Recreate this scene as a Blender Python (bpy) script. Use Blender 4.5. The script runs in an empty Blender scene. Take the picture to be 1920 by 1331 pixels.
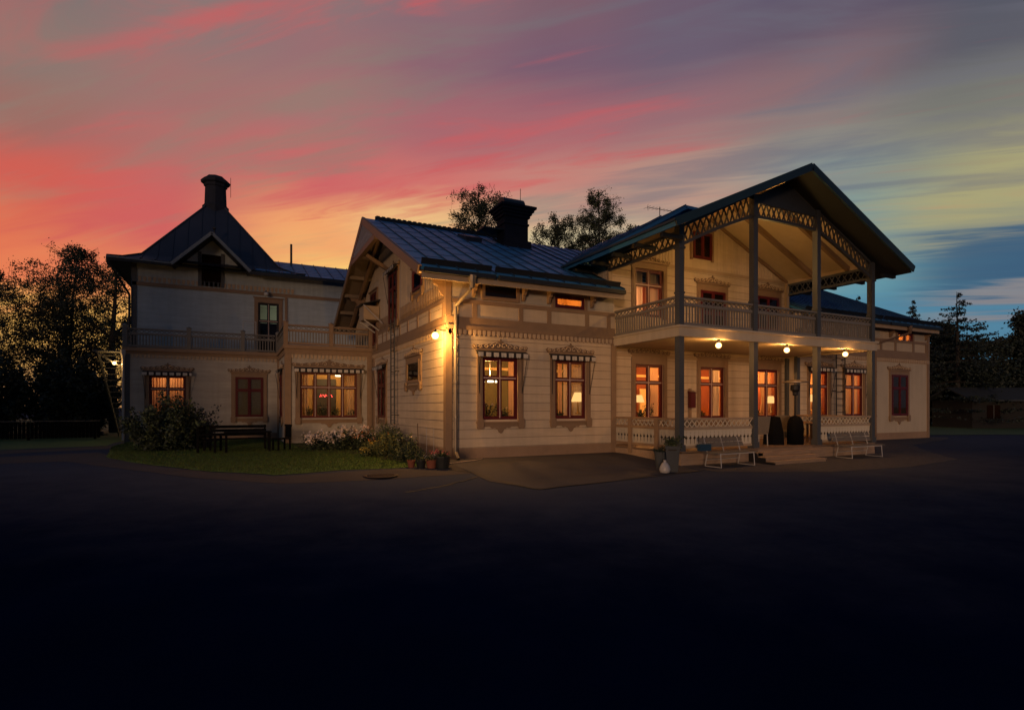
import bpy, math, random
import numpy as np
from math import sin, cos, pi, radians, sqrt, atan2
from mathutils import Vector, Matrix

SC = bpy.context.scene
COL = SC.collection
R = random.Random(7)

# ---------------------------------------------------------------- camera
cam = bpy.data.cameras.new("camera")
cam.sensor_width = 36.0
cam.lens = 1033.0 / 1920.0 * 36.0
cam.shift_y = 96.5 / 1920.0
cam.clip_start, cam.clip_end = 0.1, 3000.0
camo = bpy.data.objects.new("camera", cam)
COL.objects.link(camo)
YAW = radians(26.8)
camo.location = (0, 0, 1.6)
camo.rotation_euler = (pi / 2, 0, -YAW)
SC.camera = camo

# ---------------------------------------------------------------- exposure
SC.view_settings.view_transform = 'Standard'
SC.view_settings.look = 'None'
SC.view_settings.exposure = 0.0
SC.view_settings.gamma = 1.0
SC.view_settings.use_curve_mapping = False
SC.cycles.use_denoising = True
SC.cycles.max_bounces = 6
SC.cycles.diffuse_bounces = 3
SC.cycles.glossy_bounces = 3
SC.cycles.transparent_max_bounces = 16
SC.cycles.sample_clamp_indirect = 4.0
SC.cycles.caustics_reflective = False
SC.cycles.caustics_refractive = False


def s2l(c):
    c = c / 255.0
    return c / 12.92 if c <= 0.04045 else ((c + 0.055) / 1.055) ** 2.4


# ---------------------------------------------------------------- sky (a dusk sky, everything a function of direction)
world = bpy.data.worlds.new("World")
SC.world = world
world.use_nodes = True
wt = world.node_tree
wt.nodes.clear()


def wn(t, **k):
    n = wt.nodes.new(t)
    for a, b in k.items():
        setattr(n, a, b)
    return n


def wl(a, b):
    wt.links.new(a, b)


def wmath(op, a, b=None, c=None, clamp=False):
    n = wn('ShaderNodeMath', operation=op)
    n.use_clamp = clamp
    for i, v in enumerate((a, b, c)):
        if v is None:
            continue
        if isinstance(v, (int, float)):
            n.inputs[i].default_value = v
        else:
            wl(v, n.inputs[i])
    return n.outputs[0]


def wdot(vec, d):
    n = wn('ShaderNodeVectorMath', operation='DOT_PRODUCT')
    wl(vec, n.inputs[0])
    n.inputs[1].default_value = d
    return n.outputs['Value']


def wsmooth(v, a, b, c=0.0, d=1.0):
    n = wn('ShaderNodeMapRange', interpolation_type='SMOOTHSTEP')
    wl(v, n.inputs['Value'])
    n.inputs['From Min'].default_value, n.inputs['From Max'].default_value = a, b
    n.inputs['To Min'].default_value, n.inputs['To Max'].default_value = c, d
    return n.outputs['Result']


def wmix(f, a, b, mode='MIX'):
    n = wn('ShaderNodeMix', data_type='RGBA', blend_type=mode)
    for i, v in ((0, f), (6, a), (7, b)):
        if isinstance(v, (int, float)):
            n.inputs[i].default_value = v
        elif isinstance(v, tuple):
            n.inputs[i].default_value = v
        else:
            wl(v, n.inputs[i])
    return n.outputs[2]


tc = wn('ShaderNodeTexCoord')
dirv = tc.outputs['Generated']
# sky directions: "ahead" is the compass bearing of the sunset side seen over the house
xr = wdot(dirv, (cos(YAW), -sin(YAW), 0))
yf = wdot(dirv, (sin(YAW), cos(YAW), 0))
zz = wdot(dirv, (0, 0, 1))
hor = wmath('SQRT', wmath('ADD', wmath('MULTIPLY', xr, xr), wmath('MULTIPLY', yf, yf)))
azim = wmath('ARCTAN2', xr, yf)
tanel = wmath('DIVIDE', zz, wmath('MAXIMUM', hor, 0.02))
# high cloud sheet: streaks run towards one point of the horizon
den = wmath('ADD', wmath('MAXIMUM', zz, 0.0), 0.07)
A0 = radians(-72)
al = wmath('DIVIDE', wmath('ADD', wmath('MULTIPLY', xr, sin(A0)), wmath('MULTIPLY', yf, cos(A0))), den)
pe = wmath('DIVIDE', wmath('ADD', wmath('MULTIPLY', xr, cos(A0)), wmath('MULTIPLY', yf, -sin(A0))), den)


def wnoise(sa, sp, off, detail=4.0, rough=0.5, dist=0.6):
    cb = wn('ShaderNodeCombineXYZ')
    wl(wmath('MULTIPLY', al, sa), cb.inputs[0])
    wl(wmath('MULTIPLY', pe, sp), cb.inputs[1])
    cb.inputs[2].default_value = off
    n = wn('ShaderNodeTexNoise')
    n.inputs['Scale'].default_value = 1.0
    n.inputs['Detail'].default_value = detail
    n.inputs['Roughness'].default_value = rough
    n.inputs['Distortion'].default_value = dist
    wl(cb.outputs[0], n.inputs['Vector'])
    return wmath('SUBTRACT', n.outputs['Fac'], 0.5)


n1 = wnoise(0.28, 1.3, 3.1)
n2 = wnoise(0.55, 3.2, 8.7, 5.0, 0.55, 0.9)
n3 = wnoise(0.22, 1.0, 15.2, 3.0)
n4 = wnoise(1.3, 6.5, 4.4, 6.0, 0.6, 1.2)
n5 = wnoise(0.7, 1.5, 21.0, 4.0, 0.55, 1.0)
tw = wmath('ADD', tanel, wmath('ADD', wmath('MULTIPLY', n1, 0.16), wmath('ADD', wmath('MULTIPLY', n2, 0.10), wmath('MULTIPLY', n4, 0.05))))
u_ = wmath('ADD', wmath('MULTIPLY', azim, 1 / radians(110)), 0.5)
u_ = wmath('ADD', u_, wmath('ADD', wmath('MULTIPLY', n3, 0.14), wmath('MULTIPLY', n2, 0.05)), clamp=True)
AZ = (-42, -30, -18, -6, 6, 18, 30, 42)
ROWS = [
    (0.00, [(205, 150, 105), (228, 165, 95), (238, 185, 105), (228, 195, 130), (192, 182, 150), (122, 152, 165), (74, 128, 158), (64, 114, 148)]),
    (0.10, [(234, 178, 95), (244, 190, 100), (246, 202, 116), (232, 200, 132), (192, 184, 146), (132, 158, 162), (80, 134, 162), (82, 129, 155)]),
    (0.20, [(230, 124, 84), (240, 146, 92), (252, 206, 116), (246, 208, 130), (200, 188, 145), (158, 166, 152), (100, 148, 162), (70, 103, 130)]),
    (0.30, [(208, 96, 84), (206, 98, 95), (240, 164, 108), (242, 202, 136), (204, 188, 150), (190, 164, 142), (122, 150, 152), (168, 162, 120)]),
    (0.40, [(158, 108, 100), (178, 110, 106), (204, 102, 102), (206, 114, 108), (194, 130, 120), (182, 142, 128), (142, 138, 130), (122, 122, 114)]),
    (0.50, [(134, 120, 112), (162, 112, 109), (168, 114, 112), (168, 104, 110), (170, 104, 110), (150, 108, 114), (138, 108, 112), (92, 92, 102)]),
    (0.62, [(118, 113, 112), (138, 118, 116), (152, 110, 113), (138, 100, 112), (120, 92, 110), (108, 94, 112), (100, 87, 104), (78, 82, 98)]),
    (0.76, [(106, 110, 116), (118, 114, 116), (132, 116, 118), (136, 106, 114), (124, 94, 106), (108, 90, 108), (80, 82, 106), (62, 72, 98)]),
    (1.15, [(66, 78, 100), (66, 78, 102), (66, 80, 106), (64, 80, 108), (60, 76, 106), (56, 73, 104), (50, 68, 100), (44, 62, 92)]),
]
cur = None
for i, (v, cols) in enumerate(ROWS):
    rp = wn('ShaderNodeValToRGB')
    rp.color_ramp.interpolation = 'EASE'
    el = rp.color_ramp.elements
    while len(el) < len(cols):
        el.new(0.5)
    for k, c in enumerate(cols):
        el[k].position = AZ[k] / 110.0 + 0.5
        el[k].color = (s2l(c[0]), s2l(c[1]), s2l(c[2]), 1)
    wl(u_, rp.inputs[0])
    if cur is None:
        cur = rp.outputs[0]
    else:
        f = wsmooth(tw, ROWS[i - 1][0], v)
        cur = wmix(f, cur, rp.outputs[0])
# pink undersides and grey-beige thin veils between the streaks
up = wsmooth(tanel, 0.14, 0.38)
away = wsmooth(azim, radians(46), radians(10))
mixn = wmath('ADD', wmath('MULTIPLY', n2, 0.6), wmath('ADD', wmath('MULTIPLY', n4, 0.62), wmath('MULTIPLY', n5, 0.5)))
pk = wmath('MULTIPLY', wmath('MULTIPLY', wsmooth(mixn, 0.03, 0.24), up), wmath('MULTIPLY', wmath('ADD', wmath('MULTIPLY', away, 0.55), 0.12), wsmooth(azim, radians(-48), radians(-22), 0.35, 1.0)))
cur = wmix(pk, cur, (s2l(212), s2l(88), s2l(90), 1))
gr = wmath('MULTIPLY', wmath('MULTIPLY', wsmooth(mixn, 0.02, -0.22), up), 0.58)
veil = wmix(wsmooth(azim, radians(-25), radians(20)), (s2l(140), s2l(126), s2l(114), 1), (s2l(106), s2l(106), s2l(120), 1))
cur = wmix(gr, cur, veil)
# bank of slate cloud low on the right
bank = wmath('MULTIPLY', wsmooth(azim, radians(33), radians(40)),
             wmath('MULTIPLY', wsmooth(tw, 0.255, 0.232), wsmooth(tw, 0.15, 0.19)))
cur = wmix(wmath('MULTIPLY', bank, 0.8), cur, (s2l(60), s2l(92), s2l(120), 1))
lowst = wmath('MULTIPLY', wsmooth(azim, radians(34), radians(41)),
              wmath('MULTIPLY', wsmooth(tw, 0.13, 0.155), wsmooth(tw, 0.18, 0.16)))
cur = wmix(wmath('MULTIPLY', lowst, 0.55), cur, (s2l(160), s2l(142), s2l(132), 1))
# the sky behind the viewer is already night blue
bh = wsmooth(wmath('ABSOLUTE', azim), radians(52), radians(100))
night = wmix(wsmooth(tanel, 0.0, 1.2), (0.050, 0.072, 0.115, 1), (0.036, 0.070, 0.135, 1))
cur = wmix(bh, cur, night)
dn = wsmooth(zz, -0.02, 0.01)
cur = wmix(dn, (0.004, 0.004, 0.006, 1), cur)
bg = wn('ShaderNodeBackground')
wl(cur, bg.inputs[0])
bg.inputs[1].default_value = 1.0
wo = wn('ShaderNodeOutputWorld')
wl(bg.outputs[0], wo.inputs[0])

# ---------------------------------------------------------------- sun: the last warm afterglow, nearly level
sd = bpy.data.lights.new("sun", 'SUN')
sd.energy = 1.35
sd.angle = radians(10)
sd.color = (1.0, 0.60, 0.36)
so = bpy.data.objects.new("sun", sd)
COL.objects.link(so)
so.location = (-20, -30, 20)
so.rotation_euler = Vector((0.62, 0.78, -0.07)).to_track_quat('-Z', 'Y').to_euler()


# ================================================================ materials
MATS = {}


def mat(name, col, rough=0.6, var=0.12, scale=2.5, bump=0.0, bscale=30.0, metal=0.0, spec=0.4, stretch=(1, 1, 1), dirt=None, island=0.0):
    if name in MATS:
        return MATS[name]
    m = bpy.data.materials.new(name)
    MATS[name] = m
    m.use_nodes = True
    t = m.node_tree
    b = t.nodes['Principled BSDF']
    b.inputs['Roughness'].default_value = rough
    b.inputs['Metallic'].default_value = metal
    b.inputs['Specular IOR Level'].default_value = spec
    tcn = t.nodes.new('ShaderNodeTexCoord')
    mp = t.nodes.new('ShaderNodeMapping')
    mp.inputs['Scale'].default_value = stretch
    t.links.new(tcn.outputs['Object'], mp.inputs[0])
    nz = t.nodes.new('ShaderNodeTexNoise')
    nz.inputs['Scale'].default_value = scale
    nz.inputs['Detail'].default_value = 6
    nz.inputs['Roughness'].default_value = 0.65
    t.links.new(mp.outputs[0], nz.inputs['Vector'])
    mx = t.nodes.new('ShaderNodeMix')
    mx.data_type = 'RGBA'
    t.links.new(nz.outputs['Fac'], mx.inputs[0])
    lo = tuple(max(0, c * (1 - 2.2 * var)) for c in col)
    hi = tuple(min(1, c * (1 + 2.2 * var)) for c in col)
    if dirt:
        lo = dirt
    mx.inputs[6].default_value = (*lo, 1)
    mx.inputs[7].default_value = (*hi, 1)
    if island:
        gi = t.nodes.new('ShaderNodeNewGeometry')
        mi = t.nodes.new('ShaderNodeMapRange')
        mi.inputs['To Min'].default_value, mi.inputs['To Max'].default_value = 1 - island, 1 + island
        t.links.new(gi.outputs['Random Per Island'], mi.inputs[0])
        ml = t.nodes.new('ShaderNodeVectorMath')
        ml.operation = 'SCALE'
        t.links.new(mx.outputs[2], ml.inputs[0])
        t.links.new(mi.outputs[0], ml.inputs['Scale'])
        # long faint run-off stains
        mp2 = t.nodes.new('ShaderNodeMapping')
        mp2.inputs['Scale'].default_value = (5.0, 5.0, 0.35)
        t.links.new(tcn.outputs['Object'], mp2.inputs[0])
        n3_ = t.nodes.new('ShaderNodeTexNoise')
        n3_.inputs['Scale'].default_value = 1.0
        n3_.inputs['Detail'].default_value = 5
        t.links.new(mp2.outputs[0], n3_.inputs['Vector'])
        m3 = t.nodes.new('ShaderNodeMapRange')
        m3.inputs['From Min'].default_value, m3.inputs['From Max'].default_value = 0.35, 0.65
        m3.inputs['To Min'].default_value, m3.inputs['To Max'].default_value = 0.93, 1.03
        t.links.new(n3_.outputs['Fac'], m3.inputs[0])
        ml2 = t.nodes.new('ShaderNodeVectorMath')
        ml2.operation = 'SCALE'
        t.links.new(ml.outputs[0], ml2.inputs[0])
        t.links.new(m3.outputs[0], ml2.inputs['Scale'])
        t.links.new(ml2.outputs[0], b.inputs['Base Color'])
    else:
        t.links.new(mx.outputs[2], b.inputs['Base Color'])
    if bump:
        n2_ = t.nodes.new('ShaderNodeTexNoise')
        n2_.inputs['Scale'].default_value = bscale
        n2_.inputs['Detail'].default_value = 4
        t.links.new(mp.outputs[0], n2_.inputs['Vector'])
        bp = t.nodes.new('ShaderNodeBump')
        bp.inputs['Strength'].default_value = bump
        bp.inputs['Distance'].default_value = 0.02
        t.links.new(n2_.outputs['Fac'], bp.inputs['Height'])
        t.links.new(bp.outputs[0], b.inputs['Normal'])
        rr = t.nodes.new('ShaderNodeMapRange')
        rr.inputs['To Min'].default_value = rough * 0.8
        rr.inputs['To Max'].default_value = min(1, rough * 1.25)
        t.links.new(nz.outputs['Fac'], rr.inputs[0])
        t.links.new(rr.outputs[0], b.inputs['Roughness'])
    return m


def emat(name, col, strength):
    m = bpy.data.materials.new(name)
    MATS[name] = m
    m.use_nodes = True
    t = m.node_tree
    t.nodes.clear()
    e = t.nodes.new('ShaderNodeEmission')
    e.inputs[0].default_value = (*col, 1)
    e.inputs[1].default_value = strength
    o = t.nodes.new('ShaderNodeOutputMaterial')
    t.links.new(e.outputs[0], o.inputs[0])
    return m


def globemat(name, core, edge, k_core, k_edge):
    """frosted lamp glass: white-hot where one looks at the bulb, amber towards the rim"""
    m = bpy.data.materials.new(name)
    MATS[name] = m
    m.use_nodes = True
    t = m.node_tree
    t.nodes.clear()
    lw = t.nodes.new('ShaderNodeLayerWeight')
    lw.inputs[0].default_value = 0.5
    inv = t.nodes.new('ShaderNodeMath')
    inv.operation = 'SUBTRACT'
    inv.inputs[0].default_value = 1.0
    t.links.new(lw.outputs['Facing'], inv.inputs[1])
    pw = t.nodes.new('ShaderNodeMath')
    pw.operation = 'POWER'
    t.links.new(inv.outputs[0], pw.inputs[0])
    pw.inputs[1].default_value = 2.5
    e1, e2 = t.nodes.new('ShaderNodeEmission'), t.nodes.new('ShaderNodeEmission')
    e1.inputs[0].default_value = (*edge, 1)
    e1.inputs[1].default_value = k_edge
    e2.inputs[0].default_value = (*core, 1)
    e2.inputs[1].default_value = k_core
    mx = t.nodes.new('ShaderNodeMixShader')
    t.links.new(pw.outputs[0], mx.inputs[0])
    t.links.new(e1.outputs[0], mx.inputs[1])
    t.links.new(e2.outputs[0], mx.inputs[2])
    o = t.nodes.new('ShaderNodeOutputMaterial')
    t.links.new(mx.outputs[0], o.inputs[0])
    return m


def glassmat():
    m = bpy.data.materials.new("window_glass")
    m.use_nodes = True
    t = m.node_tree
    t.nodes.clear()
    tr = t.nodes.new('ShaderNodeBsdfTransparent')
    tr.inputs[0].default_value = (0.93, 0.95, 0.93, 1)
    gl = t.nodes.new('ShaderNodeBsdfGlossy')
    gl.inputs['Roughness'].default_value = 0.03
    fr = t.nodes.new('ShaderNodeFresnel')
    fr.inputs[0].default_value = 1.36
    nz = t.nodes.new('ShaderNodeTexNoise')
    nz.inputs['Scale'].default_value = 1.7
    bp = t.nodes.new('ShaderNodeBump')
    bp.inputs['Strength'].default_value = 0.06
    bp.inputs['Distance'].default_value = 0.05
    t.links.new(nz.outputs['Fac'], bp.inputs['Height'])
    t.links.new(bp.outputs[0], gl.inputs['Normal'])
    mx = t.nodes.new('ShaderNodeMixShader')
    t.links.new(fr.outputs[0], mx.inputs[0])
    t.links.new(tr.outputs[0], mx.inputs[1])
    t.links.new(gl.outputs[0], mx.inputs[2])
    o = t.nodes.new('ShaderNodeOutputMaterial')
    t.links.new(mx.outputs[0], o.inputs[0])
    return m


def clothmat(name, col, trans=0.45):
    m = bpy.data.materials.new(name)
    m.use_nodes = True
    t = m.node_tree
    t.nodes.clear()
    d = t.nodes.new('ShaderNodeBsdfDiffuse')
    d.inputs[0].default_value = (*col, 1)
    l = t.nodes.new('ShaderNodeBsdfTranslucent')
    l.inputs[0].default_value = (*col, 1)
    mx = t.nodes.new('ShaderNodeMixShader')
    mx.inputs[0].default_value = trans
    t.links.new(d.outputs[0], mx.inputs[1])
    t.links.new(l.outputs[0], mx.inputs[2])
    o = t.nodes.new('ShaderNodeOutputMaterial')
    t.links.new(mx.outputs[0], o.inputs[0])
    return m


CREAM = mat("cream_paint", (0.50, 0.40, 0.285), 0.6, 0.08, 1.6, 0.06, 40, stretch=(1, 1, 5), spec=0.25, island=0.07)
CREAM_GREY = mat("weathered_cream_paint", (0.38, 0.345, 0.29), 0.6, 0.10, 1.8, 0.08, 40, stretch=(1, 1, 5), spec=0.2, island=0.06)
PLASTER = mat("smooth_cream_paint", (0.44, 0.37, 0.275), 0.6, 0.07, 1.2, 0.1, 60, spec=0.2, island=0.04)
TRIM = mat("brown_beige_trim", (0.235, 0.155, 0.095), 0.5, 0.12, 3.0, 0.2, 50, spec=0.3)
CREAM_UP = mat("blue_grey_weatherboard", (0.36, 0.415, 0.44), 0.65, 0.12, 1.8, 0.08, 40, stretch=(1, 1, 5), spec=0.2, island=0.06)  # one even blue-grey for the tower's upper wall
SHADEB = mat("fret_hole_shade", (0.035, 0.022, 0.015), 0.8, 0.2)  # stands for the shade seen through the fretwork
GROOVE = mat("dark_board_groove", (0.095, 0.068, 0.048), 0.8, 0.2)
TRIM_PALE = mat("pale_trim_paint", (0.36, 0.27, 0.18), 0.5, 0.1, 3.0, 0.2, 50, spec=0.3)
BASE = mat("painted_plinth", (0.27, 0.18, 0.115), 0.75, 0.14, 2.2, 0.4, 60)
RAILM = mat("grey_beige_railing_paint", (0.185, 0.165, 0.14), 0.5, 0.12, 3.0, 0.1, 40, spec=0.3)
POST = mat("slate_grey_post_paint", (0.064, 0.068, 0.073), 0.5, 0.12, 3.0, 0.2, 40, spec=0.35)
RED = mat("dark_red_sash_paint", (0.085, 0.008, 0.007), 0.4, 0.15, 4.0, 0.1, 60)
STRIP = mat("pale_glazing_strip", (0.42, 0.30, 0.26), 0.5, 0.1)
ROOF = mat("blue_grey_sheet_metal", (0.036, 0.165, 0.34), 0.5, 0.2, 0.9, 0.3, 3.0, metal=0.0, spec=0.3)
ROOF_DK = mat("black_sheet_metal", (0.022, 0.026, 0.042), 0.5, 0.2, 1.2, 0.3, 4.0, metal=0.3)
SEAMM = mat("dark_standing_seam", (0.014, 0.05, 0.11), 0.5, 0.2)
FASCIA = mat("black_gutter_metal", (0.012, 0.014, 0.018), 0.5, 0.2)
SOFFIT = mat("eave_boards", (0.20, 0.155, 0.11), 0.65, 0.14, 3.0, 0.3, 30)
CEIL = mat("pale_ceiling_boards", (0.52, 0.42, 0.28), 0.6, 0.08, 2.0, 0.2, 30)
BRICKDK = mat("sooty_chimney_brick", (0.016, 0.019, 0.030), 0.8, 0.25, 3.0, 0.6, 25, spec=0.05)
STEEL = mat("black_iron", (0.012, 0.012, 0.014), 0.5, 0.2)
ZINC = mat("zinc_pipe", (0.20, 0.165, 0.125), 0.45, 0.15, 4.0, metal=0.4)
DECK = mat("worn_deck_boards", (0.20, 0.13, 0.08), 0.6, 0.2, 2.5, 0.5, 20, stretch=(1, 6, 6))
STEPM = mat("worn_step_boards", (0.30, 0.21, 0.14), 0.7, 0.22, 3.0, 0.6, 20, stretch=(1, 5, 5))
DARKHOLE = mat("unlit_interior", (0.012, 0.006, 0.004), 0.9, 0.1, spec=0.0)
GLASS = glassmat()
CURT = clothmat("cream_curtain_cloth", (0.70, 0.50, 0.30))
CURT_W = clothmat("white_net_cloth", (0.7, 0.6, 0.45))
AWN_D = mat("dark_awning_canvas", (0.020, 0.018, 0.02), 0.8, 0.15, 20)
AWN_W = mat("white_awning_stripe", (0.48, 0.44, 0.38), 0.8, 0.08, 20)
BULB = globemat("warm_globe_glass", (1.0, 0.70, 0.30), (1.0, 0.42, 0.05), 9.0, 1.25)
BULB_C = globemat("corner_lamp_glass", (1.0, 0.70, 0.25), (1.0, 0.46, 0.05), 14.0, 1.5)
BULB_S = globemat("stair_lamp_glass", (1.0, 0.75, 0.35), (1.0, 0.5, 0.08), 10.0, 1.4)
SHADE = emat("lit_lamp_shade", (1.0, 0.52, 0.17), 1.35)
WHITEP = mat("white_enamel", (0.37, 0.355, 0.34), 0.35, 0.08)
LEAF_D = mat("dark_leaves", (0.016, 0.026, 0.017), 0.65, 0.25, 3)
LEAF_M = mat("green_leaves", (0.058, 0.078, 0.028), 0.65, 0.25, 3)
LEAF_Y = mat("yellow_green_leaves", (0.12, 0.115, 0.030), 0.65, 0.25, 3)
NEEDLE = mat("dark_needles", (0.010, 0.018, 0.015), 0.7, 0.25, 3)
BARK = mat("dark_bark", (0.022, 0.018, 0.015), 0.85, 0.3, 8, 0.6, 30)
GRASSM = mat("lawn_grass", (0.050, 0.105, 0.008), 0.8, 0.25, 1.5, 0.6, 60)
SOIL = mat("garden_soil", (0.028, 0.02, 0.014), 0.9, 0.2, 6, 0.8, 40)


# ================================================================ mesh helpers
OFF = {}


class MB:
    def __init__(self):
        self.v, self.f, self.m = [], [], []

    def face(self, pts, mi=0):
        i = len(self.v)
        self.v += [tuple(p) for p in pts]
        self.f.append(tuple(range(i, i + len(pts))))
        self.m.append(mi)

    def hexa(self, p, mi=0):
        i = len(self.v)
        self.v += [tuple(q) for q in p]
        for a in ((0, 3, 2, 1), (4, 5, 6, 7), (0, 1, 5, 4), (1, 2, 6, 5), (2, 3, 7, 6), (3, 0, 4, 7)):
            self.f.append(tuple(i + k for k in a))
            self.m.append(mi)

    def box(self, x0, x1, y0, y1, z0, z1, mi=0):
        self.hexa([(x0, y0, z0), (x1, y0, z0), (x1, y1, z0), (x0, y1, z0),
                   (x0, y0, z1), (x1, y0, z1), (x1, y1, z1), (x0, y1, z1)], mi)

    def bar(self, p, q, w, h, mi=0, up=(0, 0, 1)):
        p, q = Vector(p), Vector(q)
        d = (q - p).normalized()
        upv = Vector(up)
        s = d.cross(upv)
        if s.length < 1e-4:
            s = d.cross(Vector((0, 1, 0)))
        s.normalize()
        t = s.cross(d).normalized()
        a, b = s * (w / 2), t * (h / 2)
        self.hexa([p - a - b, p + a - b, p + a + b, p - a + b, q - a - b, q + a - b, q + a + b, q - a + b], mi)

    def tube(self, pts, rad, n=8, mi=0, cap=True):
        pts = [Vector(p) for p in pts]
        if isinstance(rad, (int, float)):
            rad = [rad] * len(pts)
        base = len(self.v)
        ref = None
        for i, p in enumerate(pts):
            d = (pts[min(i + 1, len(pts) - 1)] - pts[max(i - 1, 0)]).normalized()
            if ref is None:
                ref = d.orthogonal().normalized()
            ref = (ref - d * ref.dot(d))
            if ref.length < 1e-5:
                ref = d.orthogonal()
            ref.normalize()
            o = d.cross(ref)
            for k in range(n):
                a = 2 * pi * k / n
                self.v.append(tuple(p + (ref * cos(a) + o * sin(a)) * rad[i]))
        for i in range(len(pts) - 1):
            for k in range(n):
                a, b = base + i * n + k, base + i * n + (k + 1) % n
                self.f.append((a, b, b + n, a + n))
                self.m.append(mi)
        if cap:
            self.f.append(tuple(base + k for k in reversed(range(n))))
            self.m.append(mi)
            self.f.append(tuple(base + (len(pts) - 1) * n + k for k in range(n)))
            self.m.append(mi)

    def lathe(self, prof, c=(0, 0, 0), n=16, mi=0):
        base = len(self.v)
        for r, z in prof:
            for k in range(n):
                a = 2 * pi * k / n
                self.v.append((c[0] + r * cos(a), c[1] + r * sin(a), c[2] + z))
        for i in range(len(prof) - 1):
            for k in range(n):
                a, b = base + i * n + k, base + i * n + (k + 1) % n
                self.f.append((a, b, b + n, a + n))
                self.m.append(mi)
        self.f.append(tuple(base + k for k in reversed(range(n))))
        self.m.append(mi)
        self.f.append(tuple(base + (len(prof) - 1) * n + k for k in range(n)))
        self.m.append(mi)

    def sphere(self, c, r, n=14, mi=0, sz=1.0):
        k = max(6, n // 2)
        self.lathe([(max(1e-3, r * sin(pi * i / k)), -r * sz * cos(pi * i / k)) for i in range(k + 1)], c, n, mi)

    def prism(self, poly, o, ux, uy, th, mi=0):
        """polygon (a,b) in the plane o + a*ux + b*uy, thickened by vector th"""
        o, ux, uy, th = Vector(o), Vector(ux), Vector(uy), Vector(th)
        p = [o + ux * a + uy * b for a, b in poly]
        q = [x + th for x in p]
        n = len(p)
        i = len(self.v)
        self.v += [tuple(x) for x in p + q]
        self.f.append(tuple(range(i, i + n)))
        self.m.append(mi)
        self.f.append(tuple(i + n + k for k in reversed(range(n))))
        self.m.append(mi)
        for k in range(n):
            l = (k + 1) % n
            self.f.append((i + l, i + k, i + n + k, i + n + l))
            self.m.append(mi)

    def build(self, name, mats, parent=None, raw=False, smooth=False):
        if not isinstance(mats, (list, tuple)):
            mats = [mats]
        me = bpy.data.meshes.new(name)
        v = self.v
        loc = None
        if parent is not None and not raw:
            ox, oy, oz = OFF.get(parent.name, (0, 0, 0))
            v = [(x - ox, y - oy, z - oz) for x, y, z in v]
        elif parent is None and v:
            a = np.array(v)
            lo, hi = a.min(0), a.max(0)
            loc = ((lo[0] + hi[0]) / 2, (lo[1] + hi[1]) / 2, lo[2])
            v = [tuple(q) for q in (a - np.array(loc))]
        me.from_pydata(v, [], self.f)
        for q in mats:
            me.materials.append(q)
        if len(mats) > 1:
            me.polygons.foreach_set('material_index', self.m)
        if smooth:
            me.polygons.foreach_set('use_smooth', [True] * len(self.f))
        me.update()
        o = bpy.data.objects.new(name, me)
        COL.objects.link(o)
        if loc is not None:
            o.location = loc
        if parent is not None:
            o.parent = parent
            OFF[o.name] = OFF.get(parent.name, (0, 0, 0))
        return o


def empty(name, loc, rz=0.0):
    o = bpy.data.objects.new(name, None)
    o.empty_display_size = 0.3
    COL.objects.link(o)
    o.location = loc
    o.rotation_euler = (0, 0, rz)
    OFF[o.name] = tuple(loc)
    return o


def tag(o, label, cat, group=None, kind=None):
    o['label'] = label
    o['category'] = cat
    if group:
        o['group'] = group
    if kind:
        o['kind'] = kind
    return o


def structure(o, kind='structure'):
    o['kind'] = kind
    return o


def copy_tree(o, parent=None):
    c = o.copy()
    COL.objects.link(c)
    if parent is not None:
        c.parent = parent
    for ch in list(o.children):
        copy_tree(ch, c)
    return c


def gz(x, y):
    t = min(1, max(0, (15.3 - y) / 3.8))
    return -0.2 * t * t * (3 - 2 * t)


# ================================================================ ground
def sheet(name, poly, m, dz, step=0.7, kind='structure', wob=0.0):
    """ground patch from an outline, laid on the terrain"""
    import bmesh
    bm = bmesh.new()
    pts = []
    n = len(poly)
    for i in range(n):
        a, b = Vector(poly[i]), Vector(poly[(i + 1) % n])
        k = max(1, int((b - a).length / step))
        for j in range(k):
            p = a.lerp(b, j / k)
            if wob and j:
                p += Vector((R.uniform(-wob, wob), R.uniform(-wob, wob)))
            pts.append(p)
    vs = [bm.verts.new((p.x, p.y, 0)) for p in pts]
    es = [bm.edges.new((vs[i], vs[(i + 1) % len(vs)])) for i in range(len(vs))]
    bmesh.ops.triangle_fill(bm, use_beauty=True, edges=es)
    ys = [p.y for p in pts]
    if min(ys) < 15.4:
        for yy in np.arange(11.2, 15.6, 0.5):
            geom = bm.verts[:] + bm.edges[:] + bm.faces[:]
            bmesh.ops.bisect_plane(bm, geom=geom, plane_co=(0, yy, 0), plane_no=(0, 1, 0))
    for v in bm.verts:
        v.co.z = gz(v.co.x, v.co.y) + dz
    bmesh.ops.recalc_face_normals(bm, faces=bm.faces[:])
    for f in bm.faces:
        if f.normal.z < 0:
            f.normal_flip()
    me = bpy.data.meshes.new(name)
    bm.to_mesh(me)
    bm.free()
    me.materials.append(m)
    o = bpy.data.objects.new(name, me)
    COL.objects.link(o)
    o['kind'] = kind
    return o


ASPH = mat("old_asphalt", (0.0012, 0.0052, 0.024), 0.9, 0.22, 0.35, 0.7, 70, spec=0.0)


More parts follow.
